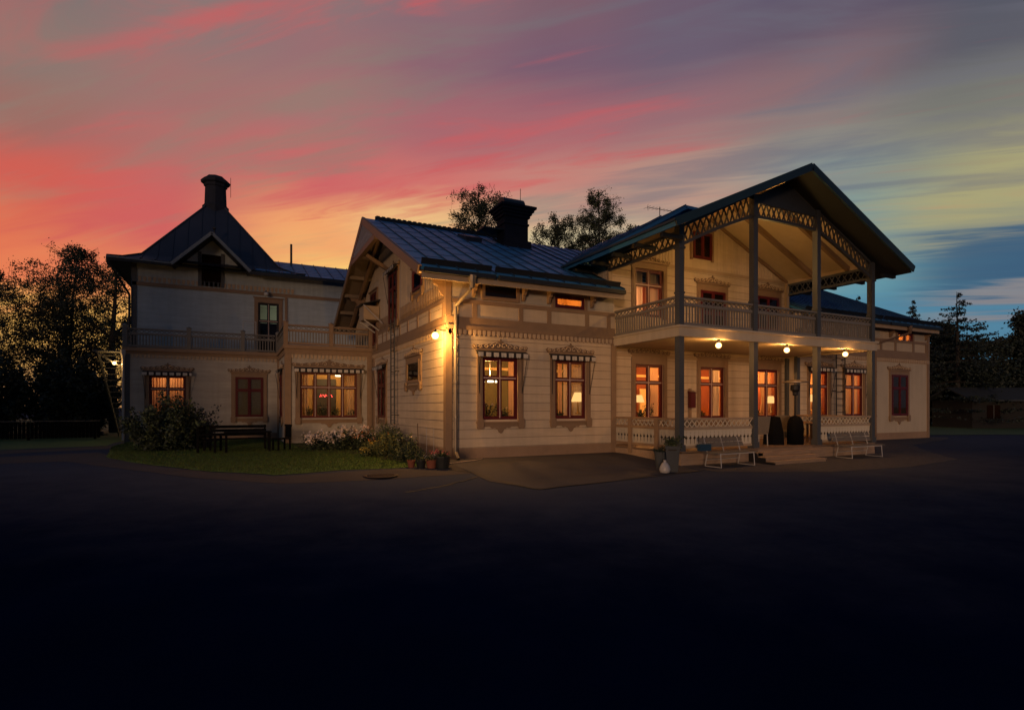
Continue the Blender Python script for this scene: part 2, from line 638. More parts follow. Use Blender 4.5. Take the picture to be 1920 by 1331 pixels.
def falloff_tint(m, col):
    """light falloff put into the colour: paler near the house, darker outward, ragged edge"""
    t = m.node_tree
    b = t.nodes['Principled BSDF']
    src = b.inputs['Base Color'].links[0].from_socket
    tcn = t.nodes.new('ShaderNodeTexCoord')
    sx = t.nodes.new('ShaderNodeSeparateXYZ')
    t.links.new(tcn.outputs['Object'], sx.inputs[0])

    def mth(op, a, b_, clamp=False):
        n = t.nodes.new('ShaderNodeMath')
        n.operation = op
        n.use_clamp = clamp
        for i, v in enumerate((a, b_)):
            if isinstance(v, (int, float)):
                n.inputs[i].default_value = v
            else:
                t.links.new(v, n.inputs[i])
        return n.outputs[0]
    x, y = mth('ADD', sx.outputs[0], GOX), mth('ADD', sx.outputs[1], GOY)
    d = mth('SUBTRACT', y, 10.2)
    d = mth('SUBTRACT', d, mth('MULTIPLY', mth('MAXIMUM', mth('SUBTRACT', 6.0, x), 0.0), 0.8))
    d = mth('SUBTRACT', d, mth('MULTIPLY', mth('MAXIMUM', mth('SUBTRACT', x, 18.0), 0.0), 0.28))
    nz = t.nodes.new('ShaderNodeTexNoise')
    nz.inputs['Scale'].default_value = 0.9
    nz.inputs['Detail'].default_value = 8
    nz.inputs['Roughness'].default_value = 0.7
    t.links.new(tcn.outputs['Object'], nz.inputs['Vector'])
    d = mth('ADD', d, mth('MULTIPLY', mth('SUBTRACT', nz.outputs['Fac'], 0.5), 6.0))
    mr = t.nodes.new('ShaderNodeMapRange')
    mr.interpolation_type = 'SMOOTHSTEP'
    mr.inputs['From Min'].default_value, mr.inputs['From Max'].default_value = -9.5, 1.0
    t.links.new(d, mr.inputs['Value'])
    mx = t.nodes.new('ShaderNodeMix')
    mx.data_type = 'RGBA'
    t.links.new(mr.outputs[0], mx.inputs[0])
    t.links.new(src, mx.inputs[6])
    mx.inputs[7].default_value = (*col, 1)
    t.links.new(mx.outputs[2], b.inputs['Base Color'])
ASPH2 = mat("worn_paler_asphalt", (0.066, 0.058, 0.058), 0.9, 0.22, 0.8, 0.7, 60, spec=0.1)
GRAVEL = mat("fine_gravel", (0.074, 0.069, 0.074), 0.95, 0.28, 5.0, 0.9, 90, spec=0.1)
PADM = mat("poured_apron", (0.066, 0.060, 0.062), 0.85, 0.2, 0.9, 0.5, 50, spec=0.15)
g = MB()
xs = [-700, -300, -120, -60, -40] + list(range(-30, 61, 3)) + [80, 140, 320, 700]
ys = [-500, -150, -50, -20, -10, -4, 0, 4, 8, 10, 11, 11.5, 12, 12.5, 13, 13.5, 14, 14.5, 15, 15.5, 16, 20, 30, 45, 70, 120, 300, 900]
for i in range(len(xs) - 1):
    for j in range(len(ys) - 1):
        q = [(xs[i], ys[j]), (xs[i + 1], ys[j]), (xs[i + 1], ys[j + 1]), (xs[i], ys[j + 1])]
        g.face([(a, b, gz(a, b)) for a, b in q])
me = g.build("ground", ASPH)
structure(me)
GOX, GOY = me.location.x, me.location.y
falloff_tint(ASPH, (0.064, 0.069, 0.090))  # forecourt light fading outward, painted into the asphalt
LAWN = [(-3.55, 21.1), (-2.9, 19.6), (-2.05, 17.9), (-0.5, 15.35), (0.68, 14.42), (0.85, 14.22), (1.2, 14.25), (2.4, 14.47), (3.2, 14.4), (4.1, 14.35),
        (4.9, 14.75), (5.35, 15.4), (5.5, 18.0), (5.62, 25.3), (1.95, 25.32), (1.9, 29.6), (-4.2, 29.6), (-4.3, 26.6)]
sheet("lawn", LAWN, GRASSM, 0.012, 0.35, wob=0.05)
BED = [(2.3, 21.3), (2.4, 20.4), (3.4, 19.6), (4.0, 18.0), (4.05, 16.4), (4.4, 15.1), (5.1, 14.75), (5.3, 15.5), (5.55, 18), (5.6, 25.2), (2.2, 25.2)]
sheet("soil_bed", BED, SOIL, 0.022, 0.4, wob=0.06)
sheet("pavement_apron", [(5.45, 14.75), (5.5, 13.4), (5.45, 12.0), (5.9, 10.4), (8.0, 10.75), (10.0, 11.25), (11.6, 11.35), (11.9, 12.4), (11.8, 15.62), (5.75, 15.62)],
      PADM, 0.010, 0.6, wob=0.02)
sheet("footpath", [(-9.5, 22.8), (-6.3, 22.9), (-4.2, 23.6), (-3.4, 21.4), (-1.95, 17.7), (-0.45, 15.2), (0.9, 14.1), (3.2, 14.25), (4.2, 14.2), (5.0, 14.5), (5.5, 14.6), (5.45, 13.1), (3.0, 13.0),
                   (1.0, 13.2), (-0.9, 14.5), (-2.6, 17.2), (-4.4, 20.2), (-7.0, 20.2), (-12, 21.0), (-16, 24), (-13, 26.5), (-8.5, 26.0), (-5.5, 26.6), (-4.4, 27.5), (-4.2, 25.3), (-6.3, 24.6)],
      ASPH2, 0.005, 0.6, wob=0.03)
sheet("gravel_forecourt", [(11.9, 11.0), (14.5, 9.6), (18.0, 9.3), (22.0, 9.9), (24.0, 11.6), (26.5, 13.6), (31.5, 14.6), (33, 15.3), (32.5, 16.2), (31.8, 15.62), (21.7, 15.62), (21.7, 12.4), (11.95, 12.4)],
      GRAVEL, 0.006, 0.6, wob=0.05)
GRASS2 = mat("rough_grass", (0.035, 0.075, 0.018), 0.85, 0.25, 0.8, 0.6, 30)
sheet("grass_verge", [(34.5, 17.0), (40, 14.6), (60, 8.0), (110, 10), (110, 60), (40, 60), (34, 40), (33, 22)], GRASS2, 0.02, 2.0, wob=0.15)
sheet("grass_field", [(-4.6, 27.4), (-8.5, 26.2), (-13, 26.7), (-17, 24.2), (-60, 22), (-90, 90), (60, 90), (30, 44), (6, 40), (-4.2, 39)], GRASS2, 0.008, 2.0, wob=0.2)

# repair seams in the tarmac
TAR = mat("tar_joint", (0.012, 0.011, 0.011), 0.7, 0.2)
tar = MB()


def seam(pts, w):
    for a, b in zip(pts[:-1], pts[1:]):
        a, b = Vector((*a, 0)), Vector((*b, 0))
        n = (b - a).normalized().cross(Vector((0, 0, 1))) * w
        q = [a - n, b - n, b + n, a + n]
        tar.face([(p.x, p.y, gz(p.x, p.y) + 0.016) for p in q])


def wob_line(a, b, n, w):
    return [(a[0] + (b[0] - a[0]) * i / n + R.uniform(-w, w), a[1] + (b[1] - a[1]) * i / n + R.uniform(-w, w)) for i in range(n + 1)]


seam(wob_line((5.9, 10.38), (11.7, 11.33), 14, 0.03), 0.03)
seam(wob_line((5.55, 13.2), (5.88, 10.38), 8, 0.04), 0.028)
seam(wob_line((5.1, 13.7), (5.55, 13.2), 3, 0.02), 0.02)
seam(wob_line((5.45, 12.6), (3.2, 11.2), 8, 0.05), 0.02)
structure(tar.build("road_seams", TAR))
mh = MB()
mh.lathe([(0.42, 0), (0.42, 0.012), (0.36, 0.016), (0.35, 0.010)], (0, 0, 0), 28)
for k in range(-4, 5):
    w = sqrt(max(0, 0.33 ** 2 - (k * 0.07) ** 2))
    mh.box(-w, w, k * 0.07 - 0.016, k * 0.07 + 0.016, 0.010, 0.018)
mho = mh.build("manhole_cover", mat("rusty_iron", (0.026, 0.009, 0.008), 0.6, 0.3, 12, 0.4, 40))
mho.location = (3.2, 13.45, gz(3.2, 13.45) + 0.008)
tag(mho, "round rusty manhole cover set in the tarmac below the lawn edge", "manhole")


# ================================================================ wall, window, railing, roof builders
def wall(mb, O, u, L, z0, z1, ops=(), th=0.16):
    """sheathing boxes behind the wall line O + a*u ; outward is to the right-hand minus side"""
    n = (u[1], -u[0])      # outward normal for u pointing to the right as seen from outside
    A = sorted({0.0, L, *[q for o in ops for q in (o[0], o[1])]})
    Z = sorted({z0, z1, *[q for o in ops for q in (o[2], o[3])]})
    Z = [z for z in Z if z0 <= z <= z1]
    for j in range(len(Z) - 1):
        run = None
        for i in range(len(A) - 1):
            am, zm = (A[i] + A[i + 1]) / 2, (Z[j] + Z[j + 1]) / 2
            hole = any(o[0] < am < o[1] and o[2] < zm < o[3] for o in ops)
            if not hole and run is None:
                run = A[i]
            if run is not None and (hole or i == len(A) - 2):
                e = A[i] if hole else A[i + 1]
                P = lambda a, d, z: (O[0] + u[0] * a - n[0] * d, O[1] + u[1] * a - n[1] * d, z)
                mb.hexa([P(run, 0, Z[j]), P(e, 0, Z[j]), P(e, th, Z[j]), P(run, th, Z[j]),
                         P(run, 0, Z[j + 1]), P(e, 0, Z[j + 1]), P(e, th, Z[j + 1]), P(run, th, Z[j + 1])])
                run = None


def clad(mb, O, u, L, z0, z1, ops=(), row=0.275, out=0.016, mi=0, gap=0.012):
    n = (u[1], -u[0])
    P = lambda a, d, z: (O[0] + u[0] * a + n[0] * d, O[1] + u[1] * a + n[1] * d, z)
    k = 0
    z = z0
    while z < z1 - 0.01:
        zt = min(z + row, z1)
        strip_holes = [(o[0], o[1]) for o in ops if o[2] < z + gap / 2 < o[3]]
        a = 0.0
        for h0, h1 in sorted(strip_holes) + [(L, L)]:
            if h0 > a and gap:
                mb.face([P(a, .0015, z), P(h0, .0015, z), P(h0, .0015, z + gap), P(a, .0015, z + gap)], 1)
            a = max(a, h1)
        z += gap
        cuts = sorted({z, zt, *[q for o in ops for q in (o[2], o[3]) if z < q < zt]})
        for zl, zh in zip(cuts[:-1], cuts[1:]):
            zm = (zl + zh) / 2
            holes = sorted((o[0], o[1]) for o in ops if o[2] < zm < o[3])
            segs = []
            a = 0.0
            for h0, h1 in holes:
                if h0 > a:
                    segs.append((a, h0))
                a = max(a, h1)
            if a < L:
                segs.append((a, L))
            dl = out - min(0.005, out * .6) * (zl - z) / row
            dh = out - min(0.005, out * .6) * (zh - z) / row
            jit = R.uniform(-0.001, 0.001)
            cutsegs = []
            for s0, s1 in segs:
                q = s0
                while s1 - q > 5.0:
                    e = q + R.uniform(2.4, 4.4)
                    cutsegs.append((q, e - 0.006))
                    q = e
                cutsegs.append((q, s1))
            for s0, s1 in cutsegs:
                jit = R.uniform(-0.001, 0.001)
                mb.face([P(s0, dl + jit, zl), P(s1, dl + jit, zl), P(s1, dh, zh), P(s0, dh, zh)], mi)
                if zl == z:
                    mb.face([P(s0, 0, zl), P(s1, 0, zl), P(s1, dl + jit, zl), P(s0, dl + jit, zl)], mi)
        z = zt
        k += 1


def battens(mb, O, u, L, zlo, ztop, step=0.15, w=0.035, out=0.02, ops=(), point=None):
    """vertical cover strips; ztop(a) gives the upper end"""
    n = (u[1], -u[0])
    a = step / 2
    while a < L:
        zt = ztop(a)
        if zt > zlo + 0.05:
            pieces = [(zlo, zt)]
            for o in ops:
                if o[0] - w < a < o[1] + w:
                    npz = []
                    for p in pieces:
                        if o[2] > p[0]:
                            npz.append((p[0], min(p[1], o[2])))
                        if o[3] < p[1]:
                            npz.append((max(p[0], o[3]), p[1]))
                    pieces = npz
            for p0, p1 in pieces:
                if p1 - p0 > 0.03:
                    c = (O[0] + u[0] * a + n[0] * out / 2, O[1] + u[1] * a + n[1] * out / 2)
                    mb.bar((c[0], c[1], p0), (c[0], c[1], p1), w, out, up=(n[0], n[1], 0))
        a += step


def strip(mb, O, u, a0, a1, z0, z1, out, mi=0, back=0.0):
    """flat board on a wall"""
    n = (u[1], -u[0])
    P = lambda a, d, z: (O[0] + u[0] * a + n[0] * d, O[1] + u[1] * a + n[1] * d, z)
    mb.hexa([P(a0, out, z0), P(a1, out, z0), P(a1, -back, z0), P(a0, -back, z0), P(a0, out, z1), P(a1, out, z1), P(a1, -back, z1), P(a0, -back, z1)], mi)


def dentils(mb, O, u, L, z0, z1, out, step=0.16):
    a = step / 2
    while a < L - 0.02:
        n = (u[1], -u[0])
        P = lambda a_, d, z: Vector((O[0] + u[0] * a_ + n[0] * d, O[1] + u[1] * a_ + n[1] * d, z))
        w = step * 0.33
        zm = z0 + (z1 - z0) * 0.35
        poly = [(-w, z1 - z0), (-w, zm - z0), (0, 0), (w, zm - z0), (w, z1 - z0)]
        o = P(a, 0.0, z0)
        mb.prism(poly, o, (u[0], u[1], 0), (0, 0, 1), (n[0] * out, n[1] * out, 0))
        a += step


def curl(mb, cx, cz, r, s, y0, w=0.02):
    """a carved scroll in local window space"""
    pts = []
    for i in range(11):
        t = i / 10
        a = s * (t * 2.0 * pi * 0.95)
        rr = r * (1 - 0.72 * t)
        pts.append((cx + s * rr * cos(a) * 1.0 - s * r * 0.2, y0, cz + rr * sin(abs(a)) * 0.9))
    mb.tube(pts, w, 5)


CARVEBACK = mat("shadowed_carving_ground", (0.165, 0.11, 0.07), 0.6, 0.15, 6)  # darker than the trim: shadow around the scrolls put into the colour
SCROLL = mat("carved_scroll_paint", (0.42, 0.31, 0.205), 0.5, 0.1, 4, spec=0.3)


def window(house, pos, rot, w, h, cols=2, transom=0.33, crown=True, awning=False, casing=True, curtain=None, lit=True, top=0.2,
           name='window', label=None, sashmat=None, cdepth=0.24, back=None, apron=True, dark=True, side=0.18, proud=0.0):
    sashmat = sashmat or RED
    px, py, pz = OFF[house.name]
    bm = MB()
    y0, y1 = (0.03 - proud, 0.10 - proud) if lit else (-0.078, -0.02)
    fw = 0.055
    # frame
    bm.box(-w / 2, -w / 2 + fw, y0, y1, 0, h)
    bm.box(w / 2 - fw, w / 2, y0, y1, 0, h)
    bm.box(-w / 2 + fw, w / 2 - fw, y0, y1, 0, fw)
    bm.box(-w / 2 + fw, w / 2 - fw, y0, y1, h - fw, h)
    fo = bm.build(name, sashmat, None, raw=True)
    fo.location = (0, 0, 0)
    # build() recentred the mesh; undo so that local space is the window's own
    a = np.array(bm.v)
    fo.data.vertices.foreach_set('co', a.ravel().astype('f'))
    fo.parent = house
    fo.location = (pos[0] - px, pos[1] - py, pos[2] - pz)
    fo.rotation_euler = (0, 0, rot)
    OFF[fo.name] = (0, 0, 0)
    if label:
        fo['label'] = label
    sb, gs, pn = MB(), MB(), MB()
    iw = (w - 2 * fw)
    cwid = iw / cols
    rows = [(fw, h - fw)] if not transom else [(fw, h * (1 - transom)), (h * (1 - transom), h - fw)]
    sy0, sy1 = y0 + 0.006, y1 - 0.006
    for c in range(cols):
        for (r0, r1) in rows:
            xa, xb = -iw / 2 + c * cwid, -iw / 2 + (c + 1) * cwid
            s = 0.052
            za, zb = r0, r1
            if transom:
                za = r0 + (0.022 if r0 > fw else 0)
                zb = r1 - (0.022 if r1 < h - fw else 0)
            xa += 0.018 if c > 0 else 0
            xb -= 0.018 if c < cols - 1 else 0
            sb.box(xa, xa + s, sy0, sy1, za, zb)
            sb.box(xb - s, xb, sy0, sy1, za, zb)
            sb.box(xa + s, xb - s, sy0, sy1, za, za + s)
            sb.box(xa + s, xb - s, sy0, sy1, zb - s, zb)
            pn.face([(xa + s, (y0 + y1) / 2, za + s), (xb - s, (y0 + y1) / 2, za + s), (xb - s, (y0 + y1) / 2, zb - s), (xa + s, (y0 + y1) / 2, zb - s)])
            if not lit and dark:
                pn.face([(xa + s, -0.036, za + s), (xb - s, -0.036, za + s), (xb - s, -0.036, zb - s), (xa + s, -0.036, zb - s)], 1)
    for c in range(1, cols):
        x = -iw / 2 + c * cwid
        gs.box(x - 0.016, x + 0.016, y0 - 0.012, y1, fw, h - fw)
    if transom:
        gs.box(-iw / 2, iw / 2, y0 - 0.016, y1 - 0.002, h * (1 - transom) - 0.02, h * (1 - transom) + 0.02)
    sb.build("sash", sashmat, fo, raw=True)
    if gs.v:
        gs.build("glazing_bar", STRIP if lit else sashmat, fo, raw=True)
    pn.build("pane", [GLASS, back or DARKHOLE], fo, raw=True)
    if casing:
        cb = MB()
        o_ = -0.05
        cb.box(-w / 2 - side, -w / 2, o_, 0.0, -0.06, h)
        cb.box(w / 2, w / 2 + side, o_, 0.0, -0.06, h)
        cb.box(-w / 2 - side * 0.72, -w / 2 - side * 0.28, o_ - 0.018, o_, 0.25, h - 0.06)
        cb.box(w / 2 + side * 0.28, w / 2 + side * 0.72, o_ - 0.018, o_, 0.25, h - 0.06)
        cb.box(-w / 2 - side, w / 2 + side, o_ - 0.003, 0.0, h, h + top)
        cb.box(-w / 2 - side - 0.05, w / 2 + side + 0.05, o_ - 0.06, 0.0, h + top, h + top + 0.045)
        if apron:
            cb.box(-w / 2 - side - 0.03, w / 2 + side + 0.03, o_ - 0.05, 0.0, -0.105, -0.061)
            cb.box(-w / 2 - side, w / 2 + side, o_ + 0.006, 0.0, -0.22, -0.106)
            for s in (-1, 1):
                x = s * (w / 2 + side * 0.5)
                cb.prism([(-side * .62, .16), (-side * .62, -0.04), (-side * .45, -.09), (side * .45, -.09), (side * .62, -0.04), (side * .62, .16), (side * .5, .22), (-side * .5, .22)],
                         (x, o_ - 0.055, -0.19), (1, 0, 0), (0, 0, 1), (0, 0.055, 0))
            cb.prism([(-.36, 0), (-.30, -.05), (-.2, -.03), (-.1, -.09), (-.06, -.17), (0, -.21), (.06, -.17), (.1, -.09), (.2, -.03), (.30, -.05), (.36, 0)],
                     (0, o_ - 0.01, -0.221), (1, 0, 0), (0, 0, 1), (0, 0.05, 0))
        cb.build("casing", TRIM, fo, raw=True)
        if crown:
            kb = MB()
            W = w / 2 + side + 0.13
            zc = h + top + 0.046
            half = [(0, .34), (.035, .30), (.03, .26), (.10, .25), (.15, .21), (.20, .22), (.30, .175), (.42, .18), (.5, .14), (.62, .155), (.70, .12), (.86, .13), (.97, .15), (1.04, .10), (1.0, .03), (1.0, 0)]
            sc = W
            poly = [(-a * sc, b * 1.0) for a, b in reversed(half)] + [(a * sc, b * 1.0) for a, b in half[1:]]
            kb.prism(poly, (0, o_ + 0.004, zc), (1, 0, 0), (0, 0, 1), (0, 0.036, 0))
            for s in (-1, 1):
                for fx, fz, fr in ((.13, .10, .075), (.34, .075, .06), (.55, .06, .05), (.76, .055, .045), (.93, .06, .04)):
                    curl(kb, s * fx * W, zc + fz * 1.15, fr * 1.4, s, o_ - 0.014, 0.022)
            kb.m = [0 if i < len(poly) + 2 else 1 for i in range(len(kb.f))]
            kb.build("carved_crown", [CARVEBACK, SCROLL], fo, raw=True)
    if awning:
        ab = MB()
        W = w / 2 + 0.24
        zt = h + 0.12
        ab.tube([(-W, -0.17, zt), (W, -0.17, zt)], 0.055, 10)
        ab.hexa([(-W, -0.05, zt + .05), (W, -0.05, zt + .05), (W, -0.05, zt + .09), (-W, -0.05, zt + .09),
                 (-W, -0.26, zt - .0), (W, -0.26, zt - .0), (W, -0.26, zt + .03), (-W, -0.26, zt + .03)])
        n = max(6, int(2 * W / 0.085))
        n += n % 2
        for i in range(n):
            xa, xb = -W + 2 * W * i / n, -W + 2 * W * (i + 1) / n
            z0_, z1_ = zt + 0.005, zt - 0.135
            wv = 0.012 * sin(i * 1.7)
            sc = [(0, 0), (1, 0), (1, -0.8), (0.75, -0.95), (0.5, -1), (0.25, -0.95), (0, -0.8)]
            ab.face([(xa + (xb - xa) * p, -0.265 + wv * (-q), z0_ + (z0_ - z1_) * q) for p, q in sc], 1 if (i % 3 != 2) else 0)
        ab.build("awning", [AWN_D, AWN_W], fo, raw=True)
        rb = MB()
        for s in (-1, 1):
            rb.tube([(s * (W - 0.01), -0.25, zt), (s * (w / 2 + 0.12), -0.07, h * 0.42)], 0.011, 6)
            rb.tube([(s * (w / 2 + 0.12), -0.07, h * 0.42), (s * (w / 2 + 0.12), -0.07, zt)], 0.009, 6)
        rb.build("awning_arm", STEEL, fo, raw=True)
    if curtain and lit:
        for (xa, xb, cm, tie) in curtain:
            cu = MB()
            nseg = max(8, int((xb - xa) / 0.025))
            rowsz = 9
            grid = []
            ph = R.uniform(0, 6)
            for j in range(rowsz + 1):
                t = j / rowsz
                z = 0.03 + (h - 0.06) * t
                row = []
                for i in range(nseg + 1):
                    s = i / nseg
                    x = xa + (xb - xa) * s
                    if tie:
                        pinch = 1 - tie * math.exp(-((t - 0.4) / 0.28) ** 2)
                        ax = xb if (xa + xb) > 0 else xa
                        x = ax + (x - ax) * pinch
                    yy = cdepth + 0.055 * sin(s * (xb - xa) * 2 * pi / 0.11 + ph) + 0.015 * sin(s * 9 + ph)
                    row.append((x, yy, z))
                grid.append(row)
            for j in range(rowsz):
                for i in range(nseg):
                    cu.face([grid[j][i], grid[j][i + 1], grid[j + 1][i + 1], grid[j + 1][i]])
            cu.build("curtain", cm, fo, raw=True, smooth=True)
    return fo


def fret_board(mb, o, ux, w, h, n):
    """sawn balustrade board: notched on both edges so that neighbours leave an arrow-shaped hole"""
    e = [(0, 0), (0, .10), (-.017, .13), (-.019, .40), (-.056, .46), (-.056, .50), (-.026, .56), (-.016, .62), (0, .66), (0, .77), (-.018, .80), (0, .84), (0, 1)]
    right = [(w / 2 + a - 0.002, b * h) for a, b in e]
    left = [(-w / 2 - a + 0.002, b * h) for a, b in reversed(e)]
    mb.prism(right + left, o, ux, (0, 0, 1), n)


def railing(house, p0, p1, zb, h, kind, mrail, mpan, lat=0.27, post=None):
    p0, p1 = Vector((*p0, 0)), Vector((*p1, 0))
    L = (p1 - p0).length
    d = (p1 - p0) / L
    nrm = Vector((d.y, -d.x, 0))
    rb = MB()
    zt = zb + h
    zm = zt - lat - 0.05
    rb.bar(p0 + Vector((0, 0, zt - 0.03)), p1 + Vector((0, 0, zt - 0.03)), 0.13, 0.06)
    rb.bar(p0 + Vector((0, 0, zm)), p1 + Vector((0, 0, zm)), 0.08, 0.085)
    rb.bar(p0 + Vector((0, 0, zb + 0.07)), p1 + Vector((0, 0, zb + 0.07)), 0.09, 0.08)
    ro = rb.build("railing", mrail, house)
    lb = MB()
    za, zc = zm + 0.042, zt - 0.06
    n = max(2, round(L / 0.2))
    for i in range(n):
        a, b = p0 + d * (L * i / n), p0 + d * (L * (i + 1) / n)
        up = (nrm.x, nrm.y, 0)
        off = nrm * 0.012
        lb.bar(a + Vector((0, 0, za)) + off, b + Vector((0, 0, zc)) + off, 0.026, 0.02, up=up)
        lb.bar(a + Vector((0, 0, zc)) - off, b + Vector((0, 0, za)) - off, 0.026, 0.02, up=up)
    lb.build("lattice", mpan, ro)
    pb = MB()
    z0, z1 = zb + 0.11, zm - 0.042
    if kind == 'baluster':
        n = max(2, round(L / 0.118))
        for i in range(n):
            c = p0 + d * (L * (i + 0.5) / n)
            pb.bar(c + Vector((0, 0, z0)), c + Vector((0, 0, z1)), 0.05 + R.uniform(-.003, .003), 0.03, up=(nrm.x, nrm.y, 0))
    else:
        n = max(2, round(L / 0.165))
        for i in range(n):
            c = p0 + d * (L * (i + 0.5) / n)
            fret_board(pb, c + Vector((0, 0, z0)) + nrm * 0.012, d, L / n, z1 - z0, nrm * -0.024)
    if kind == 'fret':  # dark sheet added behind the boards as shade in the holes
        q0, q1 = p0 - nrm * 0.05, p1 - nrm * 0.05
        pb.bar(q0 + Vector((0, 0, (z0 + z1) / 2)), q1 + Vector((0, 0, (z0 + z1) / 2)), 0.012, z1 - z0 - .004, 1)
    pb.build("baluster_panel", [mpan, SHADEB], ro)
    return ro


def slope_roof(mb, a, b, c, d, th=0.1, seam_step=0.62, seam=True, mi=0, smi=1):
    """roof sheet: a-b along the eave, d-c along the ridge"""
    a, b, c, d = map(Vector, (a, b, c, d))
    n = (b - a).cross(d - a).normalized()
    if n.z < 0:
        n = -n
    t = n * th
    mb.hexa([a - t, b - t, c - t, d - t, a, b, c, d], mi)
    if seam:
        L = (b - a).length
        k = max(2, round(L / seam_step))
        for i in range(k + 1):
            p, q = a.lerp(b, i / k), d.lerp(c, i / k)
            mb.bar(p + n * 0.018, q + n * 0.018, 0.022, 0.05, smi, up=n)
        # cross folds, staggered
        for i in range(k):
            for j in range(1, 8):
                s = (j + (0.5 if i % 2 else 0)) / 8.0
                if s >= 1:
                    continue
                p = a.lerp(b, i / k).lerp(d.lerp(c, i / k), s)
                q = a.lerp(b, (i + 1) / k).lerp(d.lerp(c, (i + 1) / k), s)
                mb.bar(p + n * 0.004, q + n * 0.004, 0.03, 0.012, smi, up=n)


def room(house, x0, x1, y0, y1, z0, z1, m, mf=None, mc=None, open_face='y0'):
    mb = MB()
    V = lambda x, y, z: (x, y, z)
    if open_face != 'y0':
        mb.face([V(x0, y0, z0), V(x1, y0, z0), V(x1, y0, z1), V(x0, y0, z1)])
    mb.face([V(x0, y1, z0), V(x1, y1, z0), V(x1, y1, z1), V(x0, y1, z1)])
    mb.face([V(x0, y0, z0), V(x0, y1, z0), V(x0, y1, z1), V(x0, y0, z1)])
    mb.face([V(x1, y0, z0), V(x1, y1, z0), V(x1, y1, z1), V(x1, y0, z1)])
    mb.face([V(x0, y0, z0), V(x1, y0, z0), V(x1, y1, z0), V(x0, y1, z0)], 1)
    mb.face([V(x0, y0, z1), V(x1, y0, z1), V(x1, y1, z1), V(x0, y1, z1)], 2)
    return mb.build("room", [m, mf or m, mc or m], house)


def point(loc, power, col=(1, 0.43, 0.125), r=0.08):
    l = bpy.data.lights.new("lamp_light", 'POINT')
    l.energy = power
    l.color = col
    l.shadow_soft_size = r
    o = bpy.data.objects.new("lamp_light", l)
    COL.objects.link(o)
    o.location = loc
    return o


# ================================================================ the main timber house
H = tag(empty("timber_house", (18.75, 22.5, 0)),
        "long cream timber house with red window frames, grey sheet roof, gabled wing and two-storey veranda", "house")
X0, X1, YF, YB = 5.70, 31.8, 15.61, 29.4
XA, XB, YC = 11.9, 21.6, 16.1
ZE = 5.35
# openings: (a0, a1, z0, z1) along each wall
LW = [(6.85, 8.09, 1.19, 3.13), (9.46, 10.69, 1.19, 3.13)]
VW = [(13.21, 14.55, 1.12, 3.17), (16.45, 17.79, 1.12, 3.17), (19.68, 21.02, 1.12, 3.17)]
RW = [(22.42, 23.70, 1.15, 3.15), (24.90, 26.28, 1.15, 3.15), (28.52, 29.86, 1.15, 3.15)]
KN = (9.46, 10.62, 4.87, 5.28)
KR = (29.05, 30.35, 4.76, 5.24)
BW = (13.21, 14.55, 4.95, 6.72)
mb = MB()
lops = [(o[0] - X0, o[1] - X0, o[2], o[3]) for o in LW]
wall(mb, (X0, YF), (1, 0), XA - X0, -0.25, 5.62, lops + [(KN[0] - X0, KN[1] - X0, KN[2], KN[3])])
clad(mb, (X0, YF), (1, 0), XA - X0, 0.34, 3.78, [(a - .16, b + .16, c - .05, d + .18) for a, b, c, d in lops])
mb.build("wall", [CREAM, GROOVE], H)
mb = MB()      # gable wall
wall(mb, (X0, YB), (0, -1), YB - YF - 0.17, -0.25, 5.6, [])
gops = [(YB - 19.85, YB - 18.05, 2.4, 3.26), (YB - 24.25, YB - 22.85, 1.0, 3.3)]
clad(mb, (X0, YB), (0, -1), YB - YF, 0.34, 3.78, gops)
clad(mb, (X0, YB), (0, -1), YB - YF, 4.32, 4.86, [])
ridge_y = 22.53
gab = [(0, 5.6), (YB - YF, 5.6), (YB - YF, 5.72), (YB - ridge_y, 8.98), (0, 5.72)]
mb.prism(gab, (X0, YB, 0), (0, -1, 0), (0, 0, 1), (0.15, 0, 0))
gtop = lambda a: min(5.8 + a * 0.482, 5.8 + (YB - YF - a) * 0.482) - 0.1
uops = [(YB - 22.6, YB - 20.8, 4.9, 7.3), (YB - 19.2, YB - 17.75, 5.45, 6.6), (YB - 25.9, YB - 24.4, 4.9, 7.2)]
battens(mb, (X0, YB), (0, -1), YB - YF, 5.05, gtop, 0.17, 0.12, 0.014, ops=uops)
mb.build("wall", [CREAM, GROOVE], H)
mb = MB()      # centre wall behind the veranda and balcony
cops = [(o[0] - XA, o[1] - XA, o[2], o[3]) for o in VW]
bop = (BW[0] - XA, BW[1] - XA, BW[2], BW[3])
wall(mb, (XA, YC), (1, 0), XB - XA, -0.25, 7.0, cops + [bop])
clad(mb, (XA, YC), (1, 0), XB - XA, 0.30, 3.66, [(a - .16, b + .16, c - .05, d + .18) for a, b, c, d in cops])
clad(mb, (XA, YC), (1, 0), XB - XA, 4.10, 6.90, [(bop[0] - .16, bop[1] + .16, 4.1, bop[3] + .18)])
XM = 16.75
mb.prism([(XA, 7.0), (XB, 7.0), (XM, 9.2), (XM - .01, 9.2)], (0, YC, 0), (1, 0, 0), (0, 0, 1), (0, 0.15, 0))
ct = lambda a: 9.2 - 0.456 * abs(a + XA - XM) - 0.12
battens(mb, (XA, YC), (1, 0), XB - XA, 7.06, ct, 0.16, 0.03, 0.02, ops=[(15.8 - XA, 17.3 - XA, 7.0, 8.9)])
mb.build("wall", [CREAM, GROOVE], H)
mb = MB()      # right wing
rops = [(o[0] - XB, o[1] - XB, o[2], o[3]) for o in RW[:2]]
kop = (KR[0] - XB, KR[1] - XB, KR[2], KR[3])
wall(mb, (XB, YF), (1, 0), X1 - XB, -0.25, 5.62, rops + [kop])
